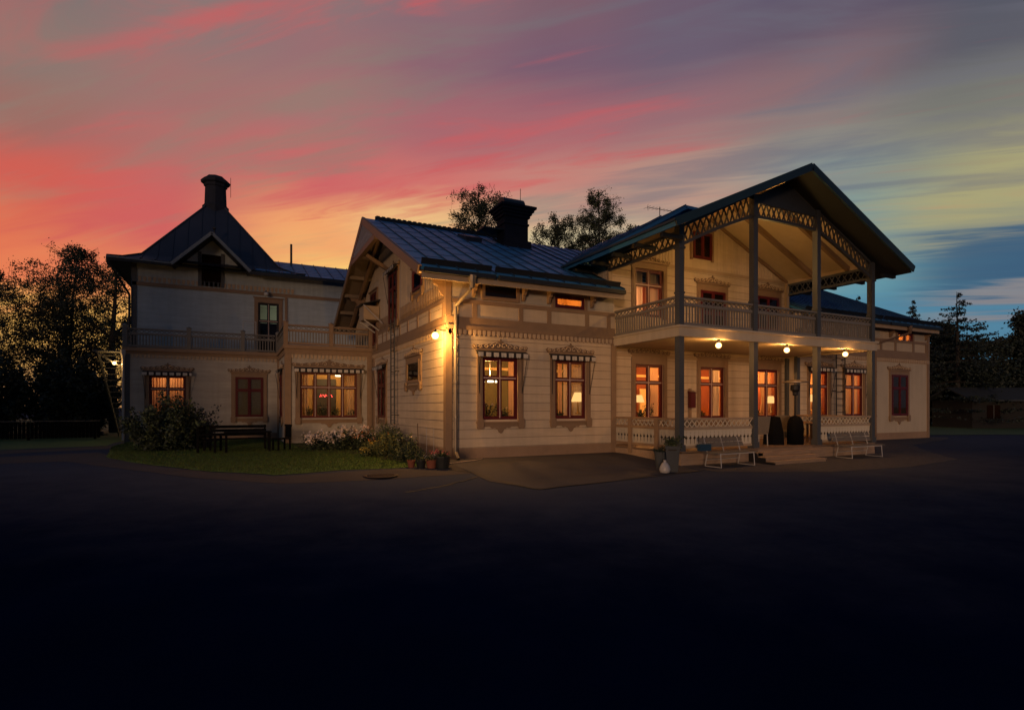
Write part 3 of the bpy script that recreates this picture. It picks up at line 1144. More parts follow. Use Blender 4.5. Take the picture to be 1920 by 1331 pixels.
clad(mb, (XB, YF), (1, 0), 5.6, 0.34, 3.78, [(a - .16, b + .16, c - .05, d + .18) for a, b, c, d in rops])
mb.build("wall", [CREAM, GROOVE], H)
mb = MB()
strip(mb, (XB, YF), (1, 0), 5.6, X1 - XB, 0.34, 3.78, 0.012)
battens(mb, (XB + 5.6, YF), (1, 0), X1 - XB - 5.6, 0.36, lambda a: 3.76, 0.34, 0.006, 0.014)
mb.build("wall", PLASTER, H)
mb = MB()      # short returns and the unseen sides
wall(mb, (XA, YC), (0, -1), YC - YF - 0.17, -0.25, 5.6, [])
mb.box(XB - 0.0, XB + 0.15, YF + 0.165, YC + 0.3, -0.25, 5.6)
mb.box(X1 - 0.16, X1, YF + 0.165, YB, -0.25, 5.6)
mb.prism([(YF, 5.6), (YB, 5.6), (ridge_y, 8.95)], (X1, 0, 0), (0, 1, 0), (0, 0, 1), (-0.15, 0, 0))
mb.box(X0 + 0.16, X1 - 0.16, YB - 0.16, YB, -0.25, 5.6)
mb.box(XA, XA + 0.15, YC + .17, 19.6, 5.5, 7.0)
mb.box(XB - .15, XB, YC + .17, 19.6, 5.5, 7.0)
mb.build("wall", [CREAM, GROOVE], H)
# plinth
for O_, u_v, a0, a1 in (((X0 - .03, YF), (1, 0), 0, XA - X0 + .03), ((X0, YB), (0, -1), 0, YB - YF + .005), ((XB, YF), (1, 0), 0.0, X1 - XB)):
    mb = MB()
    strip(mb, O_, u_v, a0, a1, -0.3, 0.33, 0.03)
    mb.build("plinth", BASE, H)


# frieze bands, knee-wall studs and dentils
def bands(O, u, L, studs):
    mb = MB()
    strip(mb, O, u, 0, L, 4.06, 4.32, 0.032)
    strip(mb, O, u, 0, L, 3.94, 4.058, 0.075)
    strip(mb, O, u, 0, L, 3.78, 3.938, 0.026)
    strip(mb, O, u, 0, L, 4.735, 4.86, 0.034)
    for s in studs:
        strip(mb, O, u, s - 0.075, s + 0.075, 4.322, 4.733, 0.03)
    mb.build("frieze", TRIM, H)
    db = MB()
    dentils(db, (O[0] + (u[1]) * .027, O[1] - u[0] * .027), u, L, 3.75, 3.935, 0.035)
    db.build("dentil_band", SCROLL, H)


bands((X0, YF), (1, 0), XA - X0, [0.9, 2.5, 3.55, 5.05, 5.95])
bands((X0, YB), (0, -1), YB - YF + 0.03, [0.3, 1.9, 3.5, 4.8, 5.9, 6.6, 8.6, 9.7, 10.9, 12.2, 13.5])
bands((XB, YF), (1, 0), X1 - XB, [0.2, 1.7, 3.2, 4.7, 6.1, 7.3, 8.85, 10.0])
mb = MB()
strip(mb, (XA, YC), (1, 0), 0, XB - XA, 3.42, 3.56, 0.05)
strip(mb, (XA, YC), (1, 0), 0, XB - XA, 6.9, 7.02, 0.05)
mb.build("frieze", TRIM_PALE, H)
mb = MB()      # sawn board ends on the gable above the band
battens(mb, (X0 - 0.016, YB), (0, -1), YB - YF - .1, 4.87, lambda a: min(gtop(a) - .02, 5.36), 0.17, 0.06, 0.016, ops=uops)
mb.build("board_ends", TRIM, H)
# plain cream panels beside the knee windows
for x_, a0, a1 in ((X0, 0.16, 1.0), (X0, 2.5, 3.58), (X0, 5.1, 6.15), (XB, 0.2, 1.7), (XB, 1.9, 3.2), (XB, 3.4, 4.7), (XB, 4.9, 6.0), (XB, 8.9, 10.1)):
    mb = MB()
    strip(mb, (x_, YF), (1, 0), a0, a1, 4.9, 5.6, 0.02)
    mb.build("wall_panel", CREAM_GREY, H)


def post(parent, x0, x1, y0, y1, z0, z1, m, name='corner_board'):
    b = MB()
    b.box(x0, x1, y0, y1, z0, z1)
    return b.build(name, m, parent)


post(H, X0 - .062, X0 + .14, YF - .062, YF + .14, -0.02, 3.93, TRIM)
post(H, X0 - .055, X0 + .12, YF - .055, YF + .12, 4.33, 5.5, TRIM)
post(H, XA - .16, XA + .045, YF - .05, YF + .1, 0.0, 3.93, TRIM)
post(H, XB - .045, XB + .14, YF - .05, YF + .1, 0.0, 3.93, POST)
post(H, X1 - .14, X1 + .05, YF - .05, YF + .14, 0.0, 5.5, TRIM)
post(H, X0 - .05, X0 + .05, 25.0, 25.35, -0.02, 3.93, TRIM)
# knee-wall windows
kmb = MB()
for a0, a1, zl, zh in ((6.87, 8.07, 4.92, 5.52),):
    strip(kmb, (0, YF), (1, 0), a0, a1, zl, zh, 0.012)
kmb.build("louvre_opening", DARKHOLE, H)
window(H, (7.47, YF, 4.9), 0, 1.3, 0.62, cols=1, transom=0, crown=False, casing=False, lit=False, sashmat=TRIM)
window(H, ((KN[0] + KN[1]) / 2, YF, KN[2]), 0, KN[1] - KN[0], KN[3] - KN[2], cols=1, transom=0, crown=False, casing=False, proud=.06)
window(H, ((KR[0] + KR[1]) / 2, YF, KR[2]), 0, KR[1] - KR[0], KR[3] - KR[2], cols=2, transom=0, crown=False, casing=False, proud=.06,
       curtain=[(-0.6, -0.15, CURT, 0), (0.2, 0.6, CURT, 0)])
kn = MB()
for a0, a1, zl, zh in (KN, KR):
    kn.box(a0 - .12, a0, YF - .05, YF - .001, zl - .04, zh + .1)
    kn.box(a1, a1 + .12, YF - .05, YF - .001, zl - .04, zh + .1)
    kn.box(a0, a1, YF - .05, YF - .001, zh, zh + .1)
kn.build("casing", TRIM, H)
# main windows
wcl = lambda w: [(w * 0.12, w * 0.47, CURT, 0.0)]
W1 = window(H, (7.47, YF, 1.19), 0, 1.24, 1.94, awning=True, curtain=[(0.38, 0.6, CURT, 0.0), (-0.6, -0.52, CURT, 0)])
W2 = window(H, (10.075, YF, 1.19), 0, 1.23, 1.94, awning=True, cdepth=.62, curtain=[(-0.12, 0.06, CURT, 0.0), (0.16, 1.0, CURT_W, 0.0)])
window(H, (13.88, YC, 1.12), 0, 1.34, 2.05, top=0.34, curtain=[(0.08, 0.64, CURT, 0.35)])
window(H, (17.12, YC, 1.12), 0, 1.34, 2.05, top=0.34, curtain=[(0.08, 0.64, CURT_W, 0.35)])
window(H, (20.35, YC, 1.12), 0, 1.34, 2.05, top=0.34, cdepth=.6, curtain=[(0.2, 1.0, CURT, 0.2)])
window(H, (23.06, YF, 1.15), 0, 1.28, 2.0, awning=True, cdepth=.7, curtain=[(0.25, 1.3, CURT, 0.1)])
window(H, (25.59, YF, 1.15), 0, 1.38, 2.0, awning=True, curtain=[(-0.3, -0.05, CURT, 0), (0.10, 0.3, CURT, 0.0), (0.45, 0.66, CURT, 0)])
window(H, (29.19, YF, 1.15), 0, 1.34, 2.0, lit=False, back=mat("dim_room_brown", (.03, .018, .012), .9, .2), label="unlit sash window with dark panes")
# balcony level
window(H, (13.88, YC, 4.95), 0, 1.34, 1.77, top=0.22, apron=False, curtain=[(-0.6, -0.1, CURT_W, 0), (0.1, 0.6, CURT_W, 0)])
window(H, (17.12, YC, 4.25), 0, 1.34, 1.95, top=0.26, lit=False, transom=0.45, apron=False, name='balcony_door')
window(H, (20.35, YC, 4.85), 0, 1.34, 1.42, top=0.26, lit=False, transom=0, apron=False)
window(H, (16.55, YC, 7.42), 0, 1.0, 1.05, top=0.12, lit=False, transom=0, apron=False, side=0.13)
# gable windows
RG = -pi / 2
window(H, (X0, 18.95, 2.43), RG, 1.5, 0.8, cols=1, transom=0, lit=False, top=0.14, label="wide low window with dark leaded glass", sashmat=TRIM)
window(H, (X0, 23.55, 1.12), RG, 1.2, 2.05, lit=False, awning=True)
window(H, (X0, 21.7, 4.95), RG, 1.2, 1.95, lit=False, awning=True, crown=True, top=.12)
window(H, (X0, 18.45, 5.62), RG, 1.05, 0.72, lit=False, cols=1, transom=0, crown=False, top=.1, side=.12)
window(H, (X0, 25.1, 4.35), RG, 1.1, 2.35, lit=False, transom=.3, crown=False, top=.12, name='balcony_door', sashmat=RED)

# interiors
GREENW = mat("sage_wallpaper", (0.15, 0.145, 0.06), 0.8, 0.1, 2)
ORANGEW = mat("terracotta_wallpaper", (0.25, 0.075, 0.022), 0.8, 0.08, 2)
YELLW = mat("ochre_wallpaper", (0.55, 0.34, 0.12), 0.8, 0.08, 2)
FLOORW = mat("parquet", (0.22, 0.12, 0.06), 0.5, 0.2, 4)
CEILW = mat("warm_white_ceiling", (0.6, 0.45, 0.3), 0.8, 0.05)
room(H, X0 + .2, XA - .2, YF + .165, 18.7, 0.35, 3.6, GREENW, FLOORW, ORANGEW)
room(H, XA + .2, XB - .2, YC + .165, 19.2, 0.35, 3.6, ORANGEW, FLOORW, CEILW)
room(H, XB + .2, 27.2, YF + .165, 18.6, 0.35, 3.6, ORANGEW, FLOORW, CEILW)
room(H, 8.9, 11.2, YF + .165, 17.6, 4.6, 6.0, YELLW, FLOORW, YELLW)
room(H, 28.4, 31.0, YF + .165, 17.6, 4.5, 6.0, YELLW, FLOORW, YELLW)
room(H, 12.6, 15.2, YC + .165, 18.0, 4.6, 6.9, ORANGEW, FLOORW, YELLW)
point((7.7, 17.0, 2.75), 135)  # room point lights are unseen, assumed behind the lit windows
point((10.2, 17.4, 2.9), 63)
point((14.6, 17.6, 3.1), 189)
point((18.4, 17.4, 3.1), 163.8)
point((21.0, 17.4, 2.9), 88.2)
point((23.6, 17.0, 2.6), 126)
point((26.3, 17.2, 3.0), 75.6)
point((10.0, 16.9, 5.6), 63)
point((29.7, 16.9, 5.5), 88.2)
point((13.4, 17.2, 5.5), 113.4, (1, .42, .18))
mb = MB()      # door frames, picture rail and pictures seen through the panes
mb.box(6.95, 7.35, 18.62, 18.68, 0.4, 2.9)
mb.box(9.3, 9.5, 18.62, 18.68, 0.4, 2.9)
mb.box(X0 + .2, XA - .2, 18.64, 18.69, 2.95, 3.05)
mb.box(15.98, 16.5, 19.10, 19.16, 0.4, 2.38)  # pale slab standing for the light of a doorway beyond
mb.box(XA + .2, XB - .2, 19.14, 19.19, 2.9, 3.0)
mb.build("room_trim", mat("pale_trim_and_door_glow", (.80, .62, .28), .7, .05), H)

# ---------------------------------------------------------------- main roof
ZR, YE, XV0, XV1 = 9.2, 15.0, 4.64, 31.75
rf = MB()
sl = (ZR - 5.57) / (ridge_y - YE)
zy = lambda y: 5.57 + sl * (y - YE)
slope_roof(rf, (XV0, YE, 5.57), (11.88, YE, 5.57), (11.88, ridge_y, ZR), (XV0, ridge_y, ZR))
slope_roof(rf, (11.88, 16.35, zy(16.35)), (21.62, 16.35, zy(16.35)), (21.62, ridge_y, ZR), (11.88, ridge_y, ZR))
slope_roof(rf, (21.62, YE, 5.57), (XV1, YE, 5.57), (XV1, ridge_y, ZR), (21.62, ridge_y, ZR), seam_step=0.5)
slope_roof(rf, (XV1, 30.06, 5.57), (XV0, 30.06, 5.57), (XV0, ridge_y, ZR), (XV1, ridge_y, ZR), seam_step=1.2)
RO = rf.build("roof", [ROOF, SEAMM], H)
rb = MB()      # ridge cap with its lacy crest
rb.bar((XV0 + 0.5, ridge_y, ZR + 0.07), (11.0, ridge_y, ZR + 0.07), 0.10, 0.11)
rb.bar((22.5, ridge_y, ZR + 0.07), (XV1, ridge_y, ZR + 0.07), 0.10, 0.08)
x = XV0 + 0.55
while x < 11.0:
    rb.box(x, x + 0.14, ridge_y - .02, ridge_y + .02, ZR + .125, ZR + .165)
    x += 0.22
rb.build("ridge_cap", FASCIA, RO)
# snow boards and gutters along the front eaves
for xa, xb in ((XV0 + .15, 7.0), (7.12, 11.86), (21.66, 27.2), (27.3, XV1)):
    gb = MB()
    gb.box(xa, xb, YE - .10, YE + .02, 5.40, 5.53)
    gb.build("gutter", FASCIA, RO)
    gb = MB()
    gb.hexa([(xa, YE + .25, 5.70), (xb, YE + .25, 5.70), (xb, YE + .28, 5.70), (xa, YE + .28, 5.70),
             (xa, YE + .18, 5.86), (xb, YE + .18, 5.86), (xb, YE + .21, 5.86), (xa, YE + .21, 5.86)])
    gb.build("snow_board", FASCIA, RO)
for xa, xb in ((XV0 + .1, 11.88), (21.62, XV1 - .1)):
    ef = MB()
    ef.box(xa, xb, YE + .03, YE + .07, 5.24, 5.44)
    ef.face([(xa, YE + .07, 5.42), (xb, YE + .07, 5.42), (xb, YF, 5.50), (xa, YF, 5.50)])
    ef.build("eave_board", TRIM_PALE, RO)
# verge of the left gable: bargeboards, brackets, collar and carved apex panel
vb = MB()
for s in (-1, 1):
    ye = YE - .02 if s < 0 else 30.08
    vb.bar((XV0 - .02, ye, 5.45), (XV0 - .02, ridge_y, ZR - .13), 0.05, 0.26, up=(0, 0, 1))
    vb.bar((XV0 + .02, ye, 5.56), (XV0 + .02, ridge_y, ZR + .0), 0.12, 0.05)
    vb.bar((X0 - .30, ye + s * -.6, 5.55), (X0 - .30, ridge_y, ZR - .28), 0.12, 0.16)
vb.bar((XV0 + .04, 20.35, 7.86), (XV0 + .04, 24.7, 7.86), 0.16, 0.2)
vb.bar((XV0 + .14, ridge_y, 7.7), (X0, ridge_y, 7.2), 0.14, 0.14)
vb.build("bargeboard", TRIM, H)
cb = MB()
y = 20.6
while y < 24.5:
    zt = zy(y) if y < ridge_y else zy(2 * ridge_y - y)
    if zt - 0.32 > 8.0:
        cb.bar((XV0 - .02, y, 7.97), (XV0 - .02, y, zt - .28), 0.085, 0.03, up=(1, 0, 0))
        cb.bar((XV0 - .03, y - .1, 8.0), (XV0 - .03, y + .1, min(zt - .35, 8.35)), 0.05, 0.02, up=(1, 0, 0))
        cb.sphere((XV0 + .01, y, 8.06 + .5 * (zt - 8.3)), 0.05, 8)
    y += 0.19
cb.build("carved_panel", mat("greyed_carving", (.33, .31, .31), .6, .12, 5), H)
sf = MB()      # soffit of the verge
for s in (-1, 1):
    ye = YE if s < 0 else 30.06
    sf.face([(XV0 + .02, ye, 5.44), (X0, ye, 5.44), (X0, ridge_y, ZR - .13), (XV0 + .02, ridge_y, ZR - .13)])
    for k in range(6):
        t = (k + .5) / 6
        yy = ye + (ridge_y - ye) * t
        z_ = 5.36 + (ZR - 5.57) * t
        sf.box(XV0 + .05, X0, yy - .06, yy + .06, z_ - .1, z_ + .06)
sf.build("eave_soffit", SOFFIT, H)


def bracket(parent, o, ux, size, th, m, n=None):
    """sawn eave bracket in the plane of ux and z"""
    b = MB()
    s = size
    poly = [(0, 0), (0.10 * s, -.95 * s), (0.0, -s), (-.0, -1.05 * s), (-.12 * s, -1.0 * s), (-.14 * s, -.8 * s)]
    poly = [(0, 0), (1.0 * s, 0), (1.0 * s, -.1 * s), (.86 * s, -.16 * s), (.8 * s, -.3 * s), (.62 * s, -.3 * s), (.5 * s, -.42 * s), (.45 * s, -.6 * s), (.28 * s, -.66 * s),
            (.24 * s, -.85 * s), (.12 * s, -1.0 * s), (0, -1.02 * s)]
    u = Vector(ux)
    t = Vector((u.y, -u.x, 0)) * th
    b.prism(poly, Vector(o) - t / 2, u, (0, 0, 1), t)
    return b.build("bracket", m, parent)


for x in (6.55, 8.25, 9.2, 10.9):
    bracket(H, (x, YF - .02, 5.46), (0, -1, 0), 0.5, 0.09, TRIM)
for x in (22.0, 24.2, 26.4, 28.4, 31.5):
    bracket(H, (x, YF - .02, 5.46), (0, -1, 0), 0.5, 0.09, TRIM)
for y in (15.75, 18.0, 27.0):
    bracket(H, (X0 - .02, y, min(zy(y), zy(2 * ridge_y - y)) - .18), (-1, 0, 0), 0.8, 0.09, TRIM)

# ---------------------------------------------------------------- chimney and roof hatch
ch = MB()
cx0, cx1, cy0, cy1 = 10.15, 11.25, 20.75, 21.55
ch.box(cx0, cx1, cy0, cy1, 8.0, 9.75)
for k, (e, z0_, z1_) in enumerate(((0.04, 9.3, 9.38), (0.07, 9.62, 9.74), (0.13, 9.75, 9.85), (0.2, 9.86, 9.97), (0.28, 9.98, 10.08))):
    ch.box(cx0 - e, cx1 + e, cy0 - e, cy1 + e, z0_, z1_)
ch.box(cx0 - .1, cx1 + .1, cy0 - .12, cy1 + .1, 8.0, 8.62)
CH = ch.build("chimney", BRICKDK, RO)
hd = MB()
pts = [(0.36 * cos(a), 0.36 * sin(a)) for a in np.linspace(0, pi, 13)]
hd.prism([(p, q) for p, q in pts], (cx0 + .0, (cy0 + cy1) / 2, 10.09), (0, 1, 0), (0, 0, 1.15), (1.0, 0, 0))
hd.build("chimney_hood", FASCIA, CH)
pl = MB()
pl.box(cx0 - .95, cx0 - .02, cy0 + .05, cy1, 9.0, 9.05)
pl.bar((cx0 - .85, cy0 + .4, 8.98), (cx0 - .02, cy0 + .4, 8.55), 0.05, 0.05)
pl.tube([(cx1 + .05, cy1, 10.05), (cx1 + .05, cy1, 11.2)], 0.014, 5)
pl.build("sweep_platform", STEEL, CH)
hb = MB()
hb.hexa([(8.3, 20.55, 8.18), (9.0, 20.55, 8.18), (9.0, 21.4, 8.6), (8.3, 21.4, 8.6), (8.3, 20.5, 8.42), (9.0, 20.5, 8.42), (9.0, 21.45, 8.78), (8.3, 21.45, 8.78)])
hb.build("roof_hatch", ROOF_DK, RO)
# stove pipes on the right roof
sp = MB()
for x, y, h in ((27.0, 19.0, 1.3), (25.0, 19.5, 1.1)):
    sp.tube([(x, y, zy(y) - .1), (x, y, zy(y) + h)], 0.11, 10)
    sp.tube([(x, y, zy(y) + h), (x, y, zy(y) + h + .12)], 0.16, 10)
sp.build("stove_pipe", STEEL, RO)

# ---------------------------------------------------------------- cross gable roof over the balcony
cr = MB()
PX, PY0, PY1 = 5.82, 11.58, 16.05
ZA, SLC = 9.41, 0.456
ze = ZA - SLC * PX
for s in (-1, 1):
    slope_roof(cr, (XM + s * PX, PY0, ze), (XM + s * PX, PY1, ze), (XM, PY1, ZA), (XM, PY0, ZA), th=0.14, seam_step=0.7)
# higher roof behind, its ridge cut flat
HX, HZ = 1.05, 9.42
for s in (-1, 1):
    slope_roof(cr, (XM + s * PX, PY1 + .01, ze + .03), (XM + s * PX, 19.5, ze + .03), (XM + s * HX, 23.0, HZ), (XM + s * HX, PY1 + .01, HZ), th=0.14, seam_step=0.7)
cr.box(XM - HX, XM + HX, PY1 + .01, 23.0, HZ - .12, HZ)
cr.prism([(-PX, ze - .1), (PX, ze - .1), (HX, HZ - .12), (-HX, HZ - .12)], (XM, PY1 + .35, 0), (1, 0, 0), (0, 0, 1), (0, 0.05, 0))
CR = cr.build("roof", [ROOF, SEAMM], H)
fb = MB()
BARGE = mat("blue_grey_bargeboard", (0.014, 0.034, 0.044), 0.45, 0.15, 2)
for s in (-1, 1):
    fb.bar((XM + s * (PX + .02), PY0 - .03, ze - .05), (XM, PY0 - .03, ZA - .04), 0.05, 0.24)
    fb.bar((XM + s * (PX + .03), PY0 - .05, ze + .02), (XM + s * (PX + .03), 17.5, ze + .02), 0.08, 0.07)
fb.build("bargeboard", BARGE, CR)
sf = MB()      # outer soffit, shade put into its colour; pale boarded ceiling inside
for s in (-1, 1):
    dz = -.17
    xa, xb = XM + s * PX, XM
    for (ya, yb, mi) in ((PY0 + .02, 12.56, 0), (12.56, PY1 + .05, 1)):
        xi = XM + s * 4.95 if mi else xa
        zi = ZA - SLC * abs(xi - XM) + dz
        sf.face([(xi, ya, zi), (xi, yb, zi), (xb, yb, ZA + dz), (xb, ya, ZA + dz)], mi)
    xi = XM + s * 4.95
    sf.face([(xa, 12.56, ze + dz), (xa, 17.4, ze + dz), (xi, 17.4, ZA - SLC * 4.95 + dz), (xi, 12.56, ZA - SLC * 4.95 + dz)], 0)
    for k in range(5):
        yy = 12.2 + k * 1.15
        sf.box(min(xa, xi) + .05, max(xa, xi) - .05, yy - .06, yy + .06, ze - .28, ze - .16)
sf.build("eave_soffit", [mat("eave_boards_shade_tone", (0.009, 0.012, 0.013), 0.7, 0.15), CEIL], H)
rb = MB()      # rafters
for yy in (13.35, 14.75):
    for s in (-1, 1):
        p = Vector((XM + s * 4.75, yy, ZA - SLC * 4.75 - .27))
        rb.bar(p, (XM, yy, ZA - .27), 0.13, 0.18)
for s in (-1, 1):
    rb.bar((XM + s * 4.8, YC - .06, ZA - SLC * 4.8 - .24), (XM, YC - .06, ZA - .24), 0.1, 0.1)
rb.build("rafter", TRIM, H)

# ---------------------------------------------------------------- veranda and balcony
CXS = [11.95, 15.15, 18.35, 21.55]
YV = 12.5
ZD = 0.25
dk = MB()
n = 27
for i in range(n):
    y0_, y1_ = 12.36 + (YC - 12.38) * i / n, 12.36 + (YC - 12.38) * (i + 1) / n - 0.008
    dk.box(XA + .03, XB - .03, y0_, y1_, ZD - .04, ZD - R.uniform(0, .004))
dk.build("deck", DECK, H)
for i in range(2):
    z0_, z1_ = ZD - .06 - .2 * (i + 1), ZD - .05 - .2 * i - .012
    for xa, xb in ((XA, 13.2), (13.21, 14.9), (14.91, 15.25), (18.0, 19.7), (19.71, XB)):
        sk = MB()
        sk.box(xa, xb, 12.40 - .012 * i, 12.44, z0_, z1_)
        sk.build("deck_skirt", STEPM, H)
    sk = MB()
    sk.box(XA - .0 - .012 * i, XA + .03, 12.45, YF - .06, z0_, z1_)
    sk.build("deck_skirt", STEPM, H)
stp = []
for k in range(3):
    b = MB()
    zt = ZD - 0.113 * (k + 1)
    y0_ = 12.36 - 0.30 * (k + 1)
    xa, xb = (15.1, 18.2) if k == 0 else (14.85 - .02 * k, 17.35)
    b.box(xa, xb, y0_, y0_ + 0.145, zt - .035, zt)
    b.box(xa, xb, y0_ + .152, y0_ + 0.30, zt - .035, zt - .002)
    b.box(xa + .01, xb - .01, y0_ + .03, y0_ + .055, zt - .3 if k == 2 else zt - .113, zt - .036)
    b.build("step", STEPM, H)
b = MB()
b.box(15.26, 17.99, 12.40, 12.43, ZD - .15, ZD - .045)
b.build("riser", STEPM, H)
b = MB()
b.prism([(12.38, ZD - .05), (12.38, -.25), (11.42, -.25), (11.42, -.13), (11.76, -.13), (11.76, -.02), (12.06, -.02), (12.06, .1)], (14.78, 0, 0), (0, 1, 0), (0, 0, 1), (0.03, 0, 0))
b.build("step_side", STEEL, H)
for x in CXS:
    b = MB()
    w = 0.095
    b.box(x - w, x + w, YV - w, YV + w, ZD, 3.695)
    b.box(x - w - .03, x + w + .03, YV - w - .03, YV + w + .03, ZD + .001, ZD + .2)
    b.box(x - w, x + w, YV - w, YV + w, 3.98, ZA - SLC * abs(x - XM) - .18)
    zt = ZA - SLC * abs(x - XM) - .9
    b.box(x - w - .03, x + w + .03, YV - w - .03, YV + w + .03, zt, zt + .07)
    b.box(x - w - .02, x + w + .02, YV - w - .02, YV + w + .02, 4.98, 5.04)
    b.build("column", POST, H)
for x in (XA + .10, XB - .10):
    post(H, x - .08, x + .08, YC - .14, YC - .03, ZD, 3.69, POST, 'pilaster')
    post(H, x - .08, x + .08, YC - .14, YC - .03, 4.05, 6.95, TRIM_PALE, 'pilaster')
fl = MB()
fl.box(XA - .08, XB + .12, YV - .13, YV + .1, 3.70, 3.975)
fl.box(XA - .08, XA + .12, YV + .1, YF - .08, 3.70, 3.975)
fl.box(XB - .08, XB + .12, YV + .1, YF - .08, 3.70, 3.975)
fl.box(XA - .12, XB + .16, YV - .18, YV + .1, 3.976, 4.03)
fl.box(XA - .12, XA + .1, YV + .1, YF - .08, 3.976, 4.03)
fl.build("balcony_beam", PLASTER, H)
cl = MB()
for i in range(24):
    y0_, y1_ = YV + .1 + (YC - YV - .12) * i / 24, YV + .1 + (YC - YV - .12) * (i + 1) / 24 - .006
    cl.box(XA + .121, XB - .081, y0_, y1_, 3.74, 3.80)
cl.box(XA + .12, XB - .08, YV + .1, YC - .02, 3.81, 4.02)
cl.build("balcony_floor", CEIL, H)
LATM = POST
for i in range(3):
    a, b = CXS[i] + .1, CXS[i + 1] - .1
    railing(H, (a, YV), (b, YV), 4.03, 0.90, 'baluster', RAILM, RAILM, lat=0.2)
    if i != 1:
        railing(H, (a, YV), (b, YV), ZD + .05, 0.95, 'fret', TRIM_PALE, mat("ivory_fretwork_paint", (0.60, 0.52, 0.39), 0.55, 0.08, 3))
for x, rm in ((XA + .05, RAILM), (XB - .05, RAILM)):
    railing(H, (x, YF - .02), (x, YV + .1), 4.03, 0.90, 'baluster', rm, RAILM, lat=0.2)
    railing(H, (x, YF - .02), (x, YV + .1), ZD + .05, 0.95, 'fret', TRIM, CREAM_GREY)
for y in (13.45, 14.75):
    post(H, XA - .03, XA + .13, y - .08, y + .08, ZD - .2, 1.24, TRIM, 'railing_post')


def truss(p, q, hb0, hb1, ht0, ht1, curve=0.0, cell=0.26):
    """lattice brace between columns: bottom chord hb0..hb1, top chord ht0..ht1"""
    p, q = Vector((*p, 0)), Vector((*q, 0))
    L = (q - p).length
    d = (q - p) / L
    nv = Vector((d.y, -d.x, 0))
    N = max(3, round(L / cell))
    zb = lambda t: hb0 + (hb1 - hb0) * t + curve * 4 * t * (1 - t)
    zt = lambda t: ht0 + (ht1 - ht0) * t
    b = MB()
    P = lambda t, z: p + d * (L * t) + Vector((0, 0, z))
    for i in range(N):
        t0, t1 = i / N, (i + 1) / N
        b.bar(P(t0, zb(t0)), P(t1, zb(t1)), 0.10, 0.09)
        b.bar(P(t0, zt(t0)), P(t1, zt(t1)), 0.10, 0.09)
    tb = MB()
    for i in range(N):
        t0, t1 = i / N, (i + 1) / N
        tb.bar(P(t0, zb(t0)) + nv * .014, P(t1, zt(t1)) + nv * .014, 0.026, 0.045, up=nv)
        tb.bar(P(t0, zt(t0)) - nv * .014, P(t1, zb(t1)) - nv * .014, 0.026, 0.045, up=nv)
    o = b.build("brace", POST, H)
    tb.build("lattice", POST, o)


rz = lambda x: ZA - SLC * abs(x - XM) - .19
truss((CXS[0] + .1, YV), (CXS[1] - .1, YV), 6.48, 7.78, rz(CXS[0]), rz(CXS[1]), 0.06)
truss((CXS[1] + .1, YV), (CXS[2] - .1, YV), 7.80, 7.80, 8.30, 8.30, 0.03)
truss((CXS[2] + .1, YV), (CXS[3] - .1, YV), 7.78, 6.48, rz(CXS[2]), rz(CXS[3]), 0.06)
for x in (CXS[0], CXS[3]):
    truss((x, YC - .15), (x, YV + .1), 6.45, 6.45, 6.86, 6.86, 0.0)
gp = MB()      # boarding of the gable above the middle brace
gp.prism([(CXS[1] - XM + .1, 8.34), (CXS[2] - XM - .1, 8.34), (CXS[2] - XM - .1, rz(CXS[2])), (0, rz(XM)), (CXS[1] - XM + .1, rz(CXS[1]))],
         (XM, YV - .02, 0), (1, 0, 0), (0, 0, 1), (0, 0.03, 0))
gp.build("gable_boarding", POST, H)
for x in (XA, XB):
    b = MB()
    b.bar((x, YV + .1, 6.98), (x, YC - .1, 6.98), 0.12, 0.2)
    b.build("eave_beam", TRIM_PALE, H)

# downspouts
def downspout(parent, pts, r=0.055, m=ZINC):
    b = MB()
    b.tube(pts, r, 10)
    for p, q in zip(pts[:-1], pts[1:]):
        p, q = Vector(p), Vector(q)
        if abs((q - p).normalized().z) > 0.95 and (q - p).length > 1:
            k = int((q - p).length / 1.1)
            for i in range(1, k + 1):
                c = p.lerp(q, i / (k + 1))
                b.tube([c - Vector((0, 0, .03)), c + Vector((0, 0, .03))], r * 1.25, 10)
    b.lathe([(r * 1.05, -.25), (r * 2.0, -.05), (r * 2.2, .12)], pts[0], 10)
    return b.build("downspout", m, parent, smooth=False)


downspout(H, [(6.25, YE - .05, 5.32), (6.2, YE - .02, 5.05), (5.93, YF - .14, 4.62), (5.93, YF - .13, 4.4), (5.93, YF - .13, 0.25), (5.95, YF - .3, 0.05)])
downspout(H, [(28.9, YE - .05, 5.32), (28.85, YE, 5.1), (27.1, YF - .14, 4.55), (27.05, YF - .13, 4.3), (27.05, YF - .13, 0.1)], 0.05, mat("brown_pipe", (0.14, 0.085, 0.05), 0.5, 0.15))
downspout(H, [(26.75, YF - .12, 4.6), (26.75, YF - .1, 4.3), (26.75, YF - .1, 0.1)], 0.04, TRIM)

